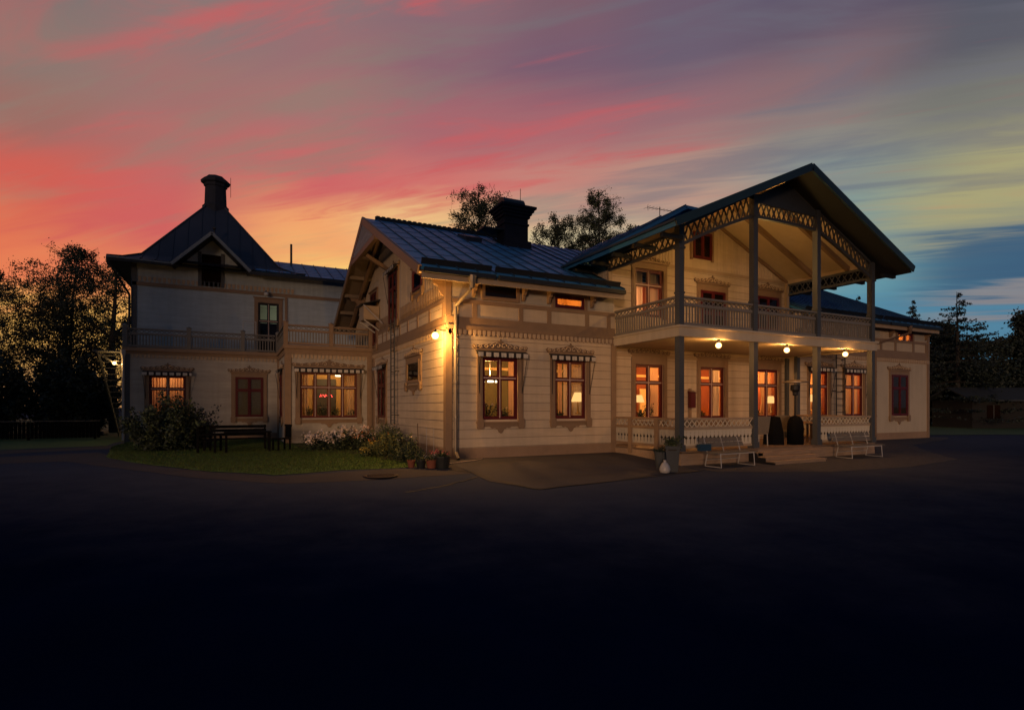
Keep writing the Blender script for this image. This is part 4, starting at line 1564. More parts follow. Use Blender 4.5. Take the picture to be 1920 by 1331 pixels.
# ================================================================ the tower house at the rear left
T = tag(empty("tower_house", (-0.9, 34.9, 0)),
        "grey cream house with steep dark hipped roof, broad chimney, small front gable and long balcony", "house")
YL, YU, XL, XBY, YBY = 29.7, 31.5, -4.3, 2.0, 25.4
LWN = (-3.42, -1.98, 1.15, 3.02)
BYW = (2.55, 4.98, 1.10, 3.10)
DR = (1.13, 2.13, 4.22, 7.0)
mb = MB()
o1 = (LWN[0] - XL, LWN[1] - XL, LWN[2], LWN[3])
wall(mb, (XL, YL), (1, 0), XBY - XL, -0.25, 4.05, [o1])
clad(mb, (XL, YL), (1, 0), XBY - XL, 0.3, 3.8, [(o1[0] - .16, o1[1] + .16, o1[2] - .05, o1[3] + .18)], row=0.13, out=0.010, gap=0.0)
mb.build("wall", [CREAM_GREY, GROOVE], T)
mb = MB()
o2 = (BYW[0] - XBY, BYW[1] - XBY, BYW[2], BYW[3])
wall(mb, (XBY, YBY), (1, 0), 5.7 - XBY, -0.25, 4.05, [o2])
clad(mb, (XBY, YBY), (1, 0), 5.66 - XBY, 0.3, 3.75, [(o2[0] - .16, o2[1] + .16, o2[2] - .05, o2[3] + .18)], row=0.13, out=0.010, gap=0.0)
wall(mb, (XBY, YL), (0, -1), YL - YBY - .165, -0.25, 4.05, [])
mb.build("wall", [CREAM_GREY, GROOVE], T)
mb = MB()
o3 = (DR[0] - XL, DR[1] - XL, DR[2], DR[3])
wall(mb, (XL, YU), (1, 0), 9.0 - XL, 4.0, 8.5, [o3])
clad(mb, (XL, YU), (1, 0), 9.0 - XL, 4.3, 7.38, [(o3[0] - .16, o3[1] + .16, 4.3, o3[3] + .2)], row=0.13, out=0.010, gap=0.0)
mb.prism([(-2.6, 8.5), (.72, 8.5), (-.94, 10.0)], (0, YU, 0), (1, 0, 0), (0, 0, 1), (0, .15, 0))
battens(mb, (XL, YU), (1, 0), 9.0 - XL, 7.56, lambda a: 8.4, 0.26, 0.17, 0.014, ops=[(2.7, 3.9, 7.5, 9.4)])
mb.box(XL, XL + .16, YL + .165, 38.2, -.25, 4.0)
mb.box(XL, XL + .16, YU + .165, 38.2, 4.0, 8.5)
mb.box(XL + .16, 2.5, 38.05, 38.2, -.25, 8.5)
mb.build("wall", [CREAM_UP, GROOVE], T)
mb = MB()
strip(mb, (XL, YU), (1, 0), 0, 9.0 - XL, 7.38, 7.55, 0.05)
strip(mb, (XL, YL), (1, 0), 0, XBY - XL, 3.96, 4.08, 0.06)
strip(mb, (XBY, YBY), (1, 0), -.06, 5.66 - XBY, 3.86, 4.08, 0.06)
strip(mb, (XBY, YL), (0, -1), 0, YL - YBY, 3.86, 4.08, 0.05)
strip(mb, (XL, YL), (1, 0), 0, XBY - XL, -.2, .3, 0.02)
mb.build("frieze", TRIM, T)
db = MB()
dentils(db, (XL, YL), (1, 0), XBY - XL, 3.78, 3.955, 0.04)
dentils(db, (XBY, YBY), (1, 0), 5.62 - XBY, 3.66, 3.855, 0.04)
dentils(db, (XL, YU - .02), (1, 0), 7.2, 7.56, 7.82, 0.02, 0.2)
db.build("dentil_band", SCROLL, T)
for x0_, x1_, y0_, y1_, z0_, z1_, m_ in ((XL - .05, XL + .16, YL - .05, YL + .12, 0, 3.95, POST), (XL - .05, XL + .18, YU - .05, YU + .12, 4.3, 8.4, POST),
                                         (XBY - .06, XBY + .2, YBY - .06, YBY + .16, 0, 3.85, TRIM), (XBY - .08, XBY - .0, YL - .3, YL - .05, 0, 3.85, TRIM),
                                         (5.42, 5.63, YBY - .05, YBY - .0, 0, 3.85, TRIM), (2.42, 2.55, YU - .05, YU, 4.3, 7.37, TRIM)):
    post(T, x0_, x1_, y0_, y1_, z0_, z1_, m_)
tb = MB()
tb.box(XL - .12, XBY + .0, YL - .14, YU - .01, 4.085, 4.25)
tb.box(XBY - .12, 5.69, YBY - .14, YU - .01, 4.081, 4.247)
tb.build("terrace", TRIM, T)
RPT = mat("grey_terrace_railing", (0.135, 0.125, 0.11), 0.5, 0.12, 3)
yr = YL - .06
for a, b in ((-4.28, -1.95), (-1.78, 0.32), (0.48, 1.82)):
    railing(T, (a, yr), (b, yr), 4.25, 0.86, 'baluster', RPT, RPT, lat=0.2)
railing(T, (XBY - .04, yr), (XBY - .04, YBY + .0), 4.25, 0.86, 'baluster', RPT, RPT, lat=0.2)
for a, b in ((2.08, 3.75), (3.93, 5.45)):
    railing(T, (a, YBY - .06), (b, YBY - .06), 4.25, 0.86, 'baluster', TRIM, RAILM, lat=0.2)
railing(T, (XL - .04, YU), (XL - .04, yr), 4.25, 0.86, 'baluster', RPT, RPT, lat=0.2)
for x, y, m_ in ((XL - .02, yr, RPT), (-1.86, yr, RPT), (0.4, yr, RPT), (1.95, yr, RPT), (XBY - .02, YBY - .06, TRIM), (3.84, YBY - .06, TRIM), (5.56, YBY - .06, TRIM)):
    b = MB()
    b.box(x - .09, x + .09, y - .09, y + .09, 4.25, 5.2)
    b.lathe([(.12, 0), (.12, .04), (.02, .1)], (x, y, 5.2), 4)
    b.build("railing_post", m_, T)
window(T, (-2.7, YL, LWN[2]), 0, 1.44, LWN[3] - LWN[2], awning=True, curtain=[(-.7, .7, CURT, 0)])
window(T, (0.68, YL, 1.10), 0, 1.22, 1.92, lit=False, back=mat("dim_lace_blind", (.12, .10, .065), .9, .2, 14), label="unlit red framed window with lace behind the panes")
window(T, (3.765, YBY, BYW[2]), 0, 2.43, 2.0, cols=4, awning=True, curtain=[(-1.15, -.85, CURT, 0), (.62, 1.18, CURT, 0)])
window(T, (XBY, 27.4, 1.1), RG, 1.2, 2.0, lit=False, awning=True)
window(T, (1.63, YU, DR[2]), 0, 1.0, DR[3] - DR[2], transom=.34, crown=False, top=.24, apron=False, name='balcony_door', sashmat=STEEL)
pb = MB()
strip(pb, (0, YU), (1, 0), -1.42, -.58, 7.85, 9.2, .02)
pb.build("loft_opening", DARKHOLE, T)
pb = MB()
strip(pb, (0, YU), (1, 0), -1.58, -1.43, 7.6, 9.3, .05)
strip(pb, (0, YU), (1, 0), -.57, -.42, 7.6, 9.3, .05)
strip(pb, (0, YU), (1, 0), -1.42, -.58, 7.6, 7.84, .04)
pb.build("casing", POST, T)
room(T, -4.0, -1.5, YL + .165, 31.2, .6, 3.5, ORANGEW, FLOORW, ORANGEW)
room(T, 2.2, 5.5, YBY + .165, 28.6, .5, 3.55, YELLW, FLOORW, YELLW)
PALEG = mat("pale_green_wall", (0.42, 0.46, 0.36), 0.8, 0.05)
room(T, 0.6, 3.2, YU + .165, 34.2, 4.25, 7.2, PALEG, FLOORW, PALEG)
point((-2.7, 30.6, 3.0), 44.8, (1, .5, .22))  # unseen room lights, assumed from the glow of the panes
point((4.3, 27.0, 3.1), 61.6, (1, .64, .28))
point((2.6, 33.0, 6.3), 12, (1, .93, .78))
mb = MB()
mb.box(0.7, 2.6, 32.3, 32.5, 4.3, 6.05)  # added dark box that keeps the lower door panes black
mb.build("room_box", DARKHOLE, T)
mb = MB()
mb.box(3.55, 4.55, 28.4, 28.55, .5, 2.95)
mb.build("room_box", mat("dark_cupboard", (0.06, 0.05, 0.035), .6), T)
# tower roof
PC = (-0.9, 34.9)
lev = [(4.25, 8.47), (3.75, 8.60), (3.05, 8.98), (0.42, 12.60)]
rf = MB()
for (h0, z0_), (h1, z1_) in zip(lev[:-1], lev[1:]):
    for k in range(4):
        a0, a1 = pi / 4 + k * pi / 2, pi / 4 + (k + 1) * pi / 2
        q = sqrt(2)
        P = lambda h, a, z: (PC[0] + h * q * cos(a), PC[1] + h * q * sin(a), z)
        rf.face([P(h0, a0, z0_), P(h0, a1, z0_), P(h1, a1, z1_), P(h1, a0, z1_)])
for k in range(4):
    a = pi / 4 + k * pi / 2
    q = sqrt(2)
    pts = [(PC[0] + h * q * cos(a), PC[1] + h * q * sin(a), z + .03) for h, z in lev]
    for p_, q_ in zip(pts[:-1], pts[1:]):
        rf.bar(p_, q_, .07, .06)
for sx in np.arange(-3.6, 3.7, 0.6):
    for (h0, z0_), (h1, z1_) in zip(lev[:-1], lev[1:]):
        if abs(sx) < h0:
            zt, ht = (z1_, h1)
            if abs(sx) > h1:
                f_ = (h0 - abs(sx)) / (h0 - h1)
                ht, zt = h0 + (h1 - h0) * f_, z0_ + (z1_ - z0_) * f_
            rf.bar((PC[0] + sx, PC[1] - h0, z0_ + .015), (PC[0] + sx, PC[1] - ht, zt + .015), .02, .05)
# small front gable
for s in (-1, 1):
    slope_roof(rf, (-.95 + s * 1.68, 30.6, 8.38), (-.95 + s * 1.68, 31.6, 8.38), (-.95, 33.0, 10.08), (-.95, 30.6, 10.08), th=.1, seam=False)
# roof of the link
slope_roof(rf, (1.0, 30.66, 8.42), (9.2, 30.66, 8.42), (9.2, 34.0, 9.83), (1.0, 34.0, 9.83), th=.08, mi=1, smi=2)
slope_roof(rf, (9.2, 37.3, 8.42), (1.0, 37.3, 8.42), (1.0, 34.0, 9.83), (9.2, 34.0, 9.83), th=.08, mi=1, smi=2)
TR = rf.build("roof", [ROOF_DK, ROOF, SEAMM], T)
eb = MB()
eb.box(-5.15, -2.6, 30.66, 30.74, 8.28, 8.46)
eb.box(.72, 9.2, 30.58, 30.65, 8.24, 8.40)
eb.box(-5.17, -5.09, 30.75, 39.1, 8.28, 8.46)
eb.face([(-5.1, 30.72, 8.36), (9.2, 30.72, 8.36), (9.2, YU, 8.44), (-5.1, YU, 8.44)])
eb.face([(-5.1, 30.72, 8.36), (XL, 30.72, 8.40), (XL, 39, 8.40), (-5.1, 39, 8.36)])
eb.build("gutter", FASCIA, TR)
eb = MB()
for s in (-1, 1):
    eb.bar((-.95 + s * 1.7, 30.56, 8.36), (-.95, 30.56, 10.06), .06, .14)
eb.bar((-5.18, 30.64, 8.44), (-2.62, 30.64, 8.40), .03, .07)
eb.build("bargeboard", mat("grey_blue_edge_board", (.13, .155, .18), .5, .1), T)
cb = MB()
cc = (PC[0], PC[1])
oct_ = lambda prof: cb.lathe(prof, (cc[0], cc[1], 0), 8)
oct_([(.66, 12.0), (.66, 12.72), (.58, 12.78), (.55, 12.85), (.52, 13.75), (.58, 13.8), (.6, 13.92), (.72, 13.98), (.74, 14.12), (.62, 14.2), (.45, 14.36), (.1, 14.42)])
CT = cb.build("chimney", BRICKDK, TR)
cb = MB()
cb.tube([(cc[0] + .75, cc[1] - .2, 13.3), (cc[0] + .75, cc[1] - .2, 14.4)], .012, 5)
cb.bar((cc[0], 31.9 + .6, 10.3), (cc[0], 31.9 + .6, 10.75), .05, .05)
cb.sphere((cc[0], 32.5, 10.85), .09, 8)
cb.tube([(2.9, 33.4, 9.4), (2.9, 33.4, 10.75)], .06, 8)
cb.build("roof_vent", STEEL, TR)
downspout(T, [(-5.1, 30.75, 8.3), (-5.08, 30.7, 8.15), (XL - .1, YU - .15, 6.9), (XL - .1, YU - .12, 6.6), (XL - .1, YU - .12, 4.3)], .05, STEEL)
downspout(T, [(XL - .08, YL - .10, 4.0), (XL - .08, YL - .10, 3.7), (XL - .08, YL - .10, 0.1)], .05, WHITEP)

# ================================================================ outside stair, ladders, lamps, antennas
b = MB()
N = 15
p0, p1 = Vector((0, 35.7, 0.05)), Vector((0, 30.6, 4.05))
for xx in (-5.45, -4.55):
    b.bar((xx, p0.y, p0.z), (xx, p1.y, p1.z), .05, .2)
ST = tag(empty("outside_stair", (-5.0, 33.2, 0)), "steep open wooden stair climbing the left end wall up to the balcony", "stairs")
b.build("stringer", POST, ST)
for i in range(N):
    t = (i + .5) / N
    c = p0.lerp(p1, t)
    b = MB()
    b.box(-5.42, -4.58, c.y - .12, c.y + .12, c.z - .02, c.z + .02)
    b.build("tread", POST, ST)
b = MB()
b.box(-5.5, -4.45, 29.62, 30.6, 4.02, 4.08)
b.bar((-5.45, 29.66, 4.05), (-4.4, 29.72, 3.3), .05, .06)
b.build("landing", POST, ST)


def ladder(o, rot, w, z0, z1, label, standoff=.2):
    t = tag(empty("wall_ladder", (o[0], o[1], z0), rot), label, "ladder", "iron wall ladders")
    rb = MB()
    for s in (-1, 1):
        rb.tube([(s * w / 2, -standoff, 0), (s * w / 2, -standoff, z1 - z0)], .026, 8)
        for zz_ in (.35, (z1 - z0) * .5, z1 - z0 - .3):
            rb.bar((s * w / 2, -standoff, zz_), (s * w / 2, -.02, zz_), .03, .03)
    rb.build("side_rail", STEEL, t, raw=True)
    n = int((z1 - z0) / .3)
    for i in range(n):
        r = MB()
        r.tube([(-w / 2, -standoff, .15 + i * .3), (w / 2, -standoff, .15 + i * .3)], .013, 6)
        r.build("rung", STEEL, t, raw=True)
    return t


ladder((X0, 21.15), RG, .55, .92, 5.0, "black iron ladder fixed up the gable wall under the tall window")
ladder((24.3, YF), 0, .62, .6, 4.0, "black iron ladder between the two awning windows behind the veranda")


def globe(name, c, r, m, label, cat, hang=None, mount=None, group=None, watts=0, axis=(0, 1), lcol=(1, .45, .12)):
    t = tag(empty(name, c), label, cat, group)
    b = MB()
    b.sphere(c, r, 36)
    b.build("globe", m, t, smooth=True)
    if watts:
        for s in (-1, 1):
            point((c[0] + s * axis[0] * (r + .05), c[1] + s * axis[1] * (r + .05), c[2] - .02), watts / 2, lcol, .03)
    b = MB()
    if hang:
        b.lathe([(r * .55, 0), (r * .5, hang)], (c[0], c[1], c[2] + r * .92), 12)
    if mount is not None:
        b.tube([(c[0], c[1], c[2] + r * .9), (c[0], c[1], c[2] + r * 1.5), mount], .022, 8)
        b.lathe([(r * .55, 0), (r * .5, r * .35)], (c[0], c[1], c[2] + r * .85), 12)
    b.build("lamp_holder", STEEL, t)
    return t


globe("wall_lamp", (5.26, 15.38, 3.67), .115, BULB_C, "glaring amber lamp on a bracket at the front corner of the house", "lamp", mount=(5.63, 15.56, 3.86), watts=430, axis=(.707, -.707), lcol=(1, .48, .115))
globe("wall_lamp", (-4.72, 29.75, 3.52), .085, BULB_S, "bright lamp at the far left house corner under the stair landing", "lamp", mount=(-4.32, 29.75, 3.6), watts=60, axis=(0, 1), lcol=(1, .54, .16))
for x, lb in ((13.55, "lit globe lamp in the left bay of the veranda ceiling"), (16.75, "lit globe lamp above the veranda steps"), (19.95, "lit globe lamp in the right bay of the veranda ceiling")):
    globe("ceiling_lamp", (x, 12.48, 3.51), .098, BULB, lb, "lamp", watts=78, hang=.10, group="lit globe lamps along the veranda ceiling")
globe("assumed_balcony_lamp", (15.33, 12.72, 6.9), .075, emat("assumed_balcony_lamp_glow", (1.0, 0.53, 0.15), 900.0), "assumed small lamp hidden on the back of a balcony column, added to light the balcony", "lamp", mount=(15.2, 12.6, 7.0))  # unseen lamp, assumed from the amber walls and added to light the balcony
DULLW = mat("unlit_opal_glass", (0.5, 0.5, 0.46), .3, .05)
globe("globe_lamp", (1.5, 31.2, 7.42), .11, DULLW, "unlit white globe lamp above the terrace door", "lamp", mount=(1.5, 31.48, 7.5))
globe("globe_lamp", (5.4, 25.9, 5.6), .11, DULLW, "unlit white globe lamp on the gable wall beside the balcony door", "lamp", mount=(5.68, 25.9, 5.7))


def antenna(loc, h, rz, L, label):
    t = tag(empty("antenna", loc), label, "antenna")
    b = MB()
    x, y, z = loc
    b.tube([(x, y, z - .2), (x, y, z + h)], .018, 6)
    b.build("mast", STEEL, t)
    b = MB()
    d = Vector((cos(rz), sin(rz), .07)).normalized()
    c = Vector((x, y, z + h - .1))
    b.tube([c - d * L * .42, c + d * L * .58], .011, 5)
    s = Vector((-sin(rz), cos(rz), 0))
    for i in range(9):
        p = c - d * L * .42 + d * L * i / 8
        w = .20 - .014 * i
        b.tube([p - s * w, p + s * w], .006, 4)
    e = c - d * L * .42
    for k in (-1, 1):
        b.tube([e + Vector((0, 0, .0)), e + Vector((.05, 0, k * .13))], .006, 4)
    b.build("boom", STEEL, t)


antenna((16.1, 18.0, 9.42), 0.62, radians(5), 1.75, "thin television antenna on the ridge left of the balcony gable")
antenna((28.5, 19.2, zy(19.2)), 0.9, radians(10), 1.8, "television antenna on the right wing roof beside the stove pipe")

# white drying frame on the terrace and the bracketed box on the gable
b = MB()
for x in (0.42, 1.0):
    b.tube([(x, 30.6, 4.25), (x, 30.6, 5.85)], .02, 6)
b.tube([(.42, 30.6, 5.85), (1.0, 30.6, 5.85)], .02, 6)
b.tube([(.42, 30.6, 5.0), (1.0, 30.6, 5.0)], .012, 6)
tag(b.build("drying_frame", WHITEP), "thin white frame standing on the terrace beside the tower house door", "rack")
t = tag(empty("wall_box", (5.3, 24.4, 5.3)), "wooden bracketed box with small sloping lid hung on the gable wall", "box")
b = MB()
b.box(4.98, 5.66, 24.0, 24.9, 5.35, 5.95)
b.build("box", TRIM_PALE, t)
b = MB()
b.hexa([(4.85, 23.9, 5.96), (5.68, 23.9, 6.2), (5.68, 25.0, 6.2), (4.85, 25.0, 5.96), (4.85, 23.9, 6.0), (5.68, 23.9, 6.25), (5.68, 25.0, 6.25), (4.85, 25.0, 6.0)])
b.build("lid", STEEL, t)
b = MB()
for y in (24.05, 24.85):
    b.bar((5.0, y, 5.34), (5.66, y, 4.9), .05, .05)
b.bar((4.95, 23.85, 5.95), (5.6, 23.2, 5.1), .03, .03)
b.build("bracket", WHITEP, t)

# ================================================================ veranda things
def chair(loc, rz, label, m, arms=True, h=1.02):
    t = tag(empty("garden_chair", loc, rz), label, "chair", "chairs on the veranda")
    b = MB()
    b.box(-.27, .27, -.25, .25, .40, .45)
    b.build("seat", m, t, raw=True)
    b = MB()
    b.hexa([(-.27, .22, .46), (.27, .22, .46), (.27, .26, .46), (-.27, .26, .46), (-.27, .34, h), (.27, .34, h), (.27, .38, h), (-.27, .38, h)])
    b.build("backrest", m, t, raw=True)
    for sx in (-1, 1):
        for sy in (-1, 1):
            b = MB()
            b.tube([(sx * .26, sy * .23, 0), (sx * .25, sy * .22, .62 if sy < 0 else .42)], .018, 6)
            b.build("leg", WHITEP, t, raw=True)
        if arms:
            b = MB()
            b.bar((sx * .26, -.26, .63), (sx * .26, .28, .66), .05, .025)
            b.build("armrest", WHITEP, t, raw=True)
    return t


WICK = mat("grey_woven_cloth", (0.17, 0.14, 0.105), .8, .2, 20)
chair((16.15, 13.2, ZD), radians(165), "pale grey armchair at the head of the veranda steps", WICK)
chair((13.7, 14.2, ZD), radians(180), "low armchair behind the left railing in front of the middle window", WICK, h=.98)
chair((18.7, 13.9, ZD), radians(100), "armchair tucked beside the patio heater", WICK)
t = tag(empty("garden_table", (19.1, 13.3, ZD)), "small wooden table behind the right hand veranda column", "table")
b = MB()
b.box(-.45, .45, -.4, .4, .70, .74)
b.build("tabletop", DECK, t, raw=True)
for sx in (-1, 1):
    for sy in (-1, 1):
        b = MB()
        b.box(sx * .4 - .03, sx * .4 + .03, sy * .35 - .03, sy * .35 + .03, 0, .70)
        b.build("leg", DECK, t, raw=True)
BLKCLOTH = mat("black_cover_cloth", (.006, .006, .0065), .9, .2, spec=.05)
t = tag(empty("patio_heater", (17.9, 13.0, ZD)), "tall patio heater with flat round hat and black covered base", "heater")
b = MB()
b.lathe([(.27, 0), (.27, .62), (.25, .82), (.16, .98), (.04, 1.03)], (0, 0, 0), 18)
b.build("base_cover", BLKCLOTH, t, raw=True, smooth=True)
b = MB()
b.tube([(0, 0, 1.0), (0, 0, 1.78)], .032, 10)
b.build("pole", STEEL, t, raw=True)
b = MB()
b.lathe([(.07, 0), (.09, .03), (.09, .1), (.10, .14), (.16, .2), (.16, .36), (.12, .38)], (0, 0, 1.74), 16)
b.build("burner", STEEL, t, raw=True)
b = MB()
b.lathe([(.44, 0), (.44, .025), (.2, .09), (.02, .11)], (0, 0, 2.2), 24)
b.build("heat_shield", mat("dull_aluminium", (.28, .24, .2), .4, .1, metal=.6), t, raw=True)
b = MB()
b.lathe([(.36, 0), (.34, .4), (.26, .82), (.22, .98), (.05, 1.0)], (17.15, 13.3, ZD), 5)
tag(b.build("covered_grill", BLKCLOTH), "barbecue under a black cloth cover at the back of the veranda steps", "grill")
t = tag(empty("red_mailbox", (15.85, 15.9, ZD)), "red box on a narrow plank beside the middle veranda window", "mailbox")
b = MB()
b.box(15.72, 15.98, 15.84, 15.98, 1.55, 2.12)
b.hexa([(15.70, 15.80, 2.12), (16.0, 15.80, 2.12), (16.0, 15.98, 2.12), (15.70, 15.98, 2.12), (15.70, 15.80, 2.14), (16.0, 15.80, 2.14), (16.0, 15.98, 2.2), (15.70, 15.98, 2.2)])
b.build("box", mat("red_box_paint", (.075, .006, .008), .4, .1), t)
b = MB()
b.box(15.79, 15.91, 15.985, 16.03, ZD, 2.3)
b.build("plank", TRIM, t)
# ---- benches
def bench(loc, rz, L, label):
    t = tag(empty("bench", loc, rz), label, "bench", "white framed benches before the veranda")
    SL = mat("weathered_slats", (.115, .10, .085), .7, .2, 4, .4, 30, stretch=(1, 6, 6))
    b = MB()
    for k in range(3):
        b.box(-L / 2, L / 2, -.25 + k * .16, -.11 + k * .16, .415, .445)
    b.build("seat", SL, t, raw=True)
    b = MB()
    for k in range(2):
        z0_, y_ = .58 + k * .15, .26 + k * .055
        b.hexa([(-L / 2, y_, z0_), (L / 2, y_, z0_), (L / 2, y_ + .025, z0_), (-L / 2, y_ + .025, z0_),
                (-L / 2, y_ + .045, z0_ + .125), (L / 2, y_ + .045, z0_ + .125), (L / 2, y_ + .07, z0_ + .125), (-L / 2, y_ + .07, z0_ + .125)])
    b.build("backrest", SL, t, raw=True)
    for s in (-.78, 0.0, .78):
        b = MB()
        x = s * L / 2
        b.tube([(x, .365, .86), (x, .235, .46), (x, .21, .41)], .016, 7)
        if s:
            b.tube([(x, .21, .41), (x, -.26, .405), (x, -.29, .02), (x, .30, .02), (x, .21, .41)], .018, 7)
        b.build("leg", WHITEP, t, raw=True)
    b = MB()
    b.tube([(-.78 * L / 2, -.26, .40), (.78 * L / 2, -.26, .40)], .014, 6)
    b.tube([(-.78 * L / 2, .28, .2), (.78 * L / 2, .28, .2)], .012, 6)
    b.build("stretcher", WHITEP, t, raw=True)
    return t


bench((13.35, 11.85, gz(0, 11.85)), radians(3), 1.9, "bench with blue cushion below the left veranda railing")
bench((19.75, 11.85, gz(0, 11.85)), radians(-2), 2.1, "bench with leaning grey back right of the veranda steps")
b = MB()
b.box(12.3, 12.75, 12.02, 12.14, .28, .48)
tag(b.build("cushion", mat("blue_cloth", (.012, .045, .085), .8, .15)), "small blue cushion at the left end of the bench back", "cushion")


# ---- planters, pots, bag, hose
def leafcloud(pts, size, rng, flat=0.0):
    """rhombic leaves at pts -> vertex array"""
    n = len(pts)
    d = rng.normal(size=(n, 3))
    d /= np.linalg.norm(d, axis=1)[:, None]
    e = rng.normal(size=(n, 3))
    e -= d * (e * d).sum(1)[:, None]
    e /= np.linalg.norm(e, axis=1)[:, None]
    s = size * rng.uniform(.6, 1.35, n)[:, None]
    P = np.asarray(pts)
    v = np.stack([P - d * s * .5, P + e * s * .30, P + d * s * .5, P - e * s * .30], axis=1)
    return v.reshape(-1, 3)


def cloud_obj(name, verts, mats, parent, rng, off=None, wts=None, kind=None):
    n = len(verts) // 4
    me = bpy.data.meshes.new(name)
    if parent is not None and off is None:
        off = OFF[parent.name]
    v = verts - np.array(off if off is not None else (0, 0, 0))
    me.vertices.add(4 * n)
    me.vertices.foreach_set('co', v.ravel().astype('f'))
    me.loops.add(4 * n)
    me.loops.foreach_set('vertex_index', np.arange(4 * n, dtype=np.int32))
    me.polygons.add(n)
    me.polygons.foreach_set('loop_start', np.arange(0, 4 * n, 4, dtype=np.int32))
    for m_ in mats:
        me.materials.append(m_)
    if len(mats) > 1:
        me.polygons.foreach_set('material_index', rng.choice(len(mats), n, p=wts).astype(np.int32))
    me.update(calc_edges=True)
    me.validate()
    o = bpy.data.objects.new(name, me)
    COL.objects.link(o)
    if parent is not None:
        o.parent = parent
        OFF[o.name] = OFF[parent.name]
    elif off is not None:
        o.location = off
    return o


def plant(name, base, rx, ry, h, nstem, nleaf, size, mats, label, cat, seed, group=None, flowers=None, wts=None, lean=0.25, parts=True, stemr=.008, bottom=0.0, shape=1.0):
    rng = np.random.default_rng(seed)
    t = tag(empty(name, base), label, cat, group)
    sb = MB()
    pts, tips = [], []
    for i in range(nstem):
        a = rng.uniform(0, 2 * pi)
        rr = sqrt(rng.uniform(0, 1))
        bx, by = base[0] + rx * .45 * rr * cos(a), base[1] + ry * .45 * rr * sin(a)
        hh = h * (1 - .5 * rr ** 2 * shape) * rng.uniform(.72, 1.05)
        tx, ty = base[0] + rx * rr * cos(a) + rng.normal() * lean * .4, base[1] + ry * rr * sin(a) + rng.normal() * lean * .4
        P = [Vector((bx, by, base[2])), Vector(((bx * .5 + tx * .5), (by * .5 + ty * .5), base[2] + hh * .55)), Vector((tx, ty, base[2] + hh))]
        sb.tube(P, [stemr, stemr * .8, stemr * .35], 4, cap=False)
        tips.append(P[2])
        for k in range(max(1, nleaf // nstem)):
            s = rng.uniform(bottom, 1) ** .8
            c = P[0].lerp(P[1], s / .55) if s < .55 else P[1].lerp(P[2], (s - .55) / .45)
            j = rng.normal(size=3) * (.10 * h ** .5) * (1.15 - .7 * s)
            pts.append((c.x + j[0], c.y + j[1], max(base[2] + .02, c.z + j[2] * .7)))
    sb.build("stem", LEAF_D, t)
    cloud_obj("foliage", leafcloud(np.array(pts), size, rng), mats, t, rng, wts=wts)
    if flowers:
        for fm, cnt, fs, zmin in flowers:
            fp = []
            for i in range(cnt):
                p = tips[rng.integers(len(tips))]
                if p.z < base[2] + h * zmin:
                    continue
                for q in range(9):
                    j = rng.normal(size=3) * fs * .75
                    fp.append((p.x + j[0], p.y + j[1], p.z + j[2] * .8))
            if fp:
                cloud_obj("blossom", leafcloud(np.array(fp), fs, rng), [fm], t, rng)
    return t


GREYPOT = mat("grey_concrete_pot", (.05, .056, .062), .75, .15, 5, .3, 30)
TERRA = mat("terracotta", (.20, .06, .03), .75, .15, 6, .3, 30)
BLKPOT = mat("dark_glazed_pot", (.018, .02, .02), .35, .15)


def pot(base, r0, r1, h, m, label, plantspec=None, square=False):
    t = tag(empty("plant_pot", base), label, "plant pot")
    b = MB()
    b.lathe([(r0, 0), (r1, h * .92), (r1 * 1.08, h * .92), (r1 * 1.08, h), (r1 * .92, h), (r1 * .9, h * .88)], base, 4 if square else 18)
    b.build("pot", m, t)
    b = MB()
    b.lathe([(r1 * .85, h * .84), (r1 * .85, h * .87)], base, 12)
    b.build("soil", SOIL, t)
    return t


z_ = gz(0, 11.5)
pot((10.80, 11.55, z_), .19, .26, .72, GREYPOT, "tall square grey planter before the veranda corner column", square=True)
plant("shrub", (10.80, 11.55, z_ + .66), .28, .28, .34, 12, 420, .07, [LEAF_D, LEAF_M], "dark low shrub growing in the tall grey planter", "plant", 11)
pot((10.86, 12.1, gz(0, 12.1)), .13, .18, .5, GREYPOT, "smaller grey planter standing behind the plastic bag")
plant("shrub", (10.86, 12.1, gz(0, 12.1) + .45), .2, .2, .22, 8, 240, .06, [LEAF_D], "dark plant in the smaller grey planter", "plant", 12)
b = MB()
b.lathe([(.09, 0), (.15, .02), (.17, .09), (.15, .19), (.10, .26), (.04, .30), (.035, .31), (.055, .34), (.02, .35)], (10.42, 11.45, gz(0, 11.45)), 11)
rb_ = random.Random(3)
b.v = [(10.42 + (x - 10.42) * rb_.uniform(.72, 1.0), 11.45 + (y - 11.45) * rb_.uniform(.72, 1.0), z + rb_.uniform(-.012, .012) * (z > gz(0, 11.45) + .03)) for x, y, z in b.v]
tag(b.build("plastic_bag", WHITEP, smooth=True), "knotted white plastic bag on the ground by the grey planters", "bag")
pz = gz(0, 13.9)
pot((5.0, 14.05, pz), .17, .22, .33, BLKPOT, "large black pot of pink flowers by the house corner")
PINK = mat("pink_petals", (.55, .12, .12), .6, .15)
WHITEF = mat("white_petals", (.62, .52, .46), .6, .1)
ORF = mat("orange_petals", (.55, .18, .05), .6, .12)
PURF = mat("purple_petals", (.12, .07, .2), .6, .12)
YELF = mat("yellow_petals", (.42, .28, .04), .6, .12)
plant("flowers", (5.0, 14.05, pz + .28), .22, .22, .22, 14, 260, .06, [LEAF_D, LEAF_M], "pink flowers growing in the large black pot", "flowers", 13, flowers=[(PINK, 9, .05, .5)])
pot((4.72, 14.12, pz), .11, .15, .24, TERRA, "terracotta pot next to the large black pot")
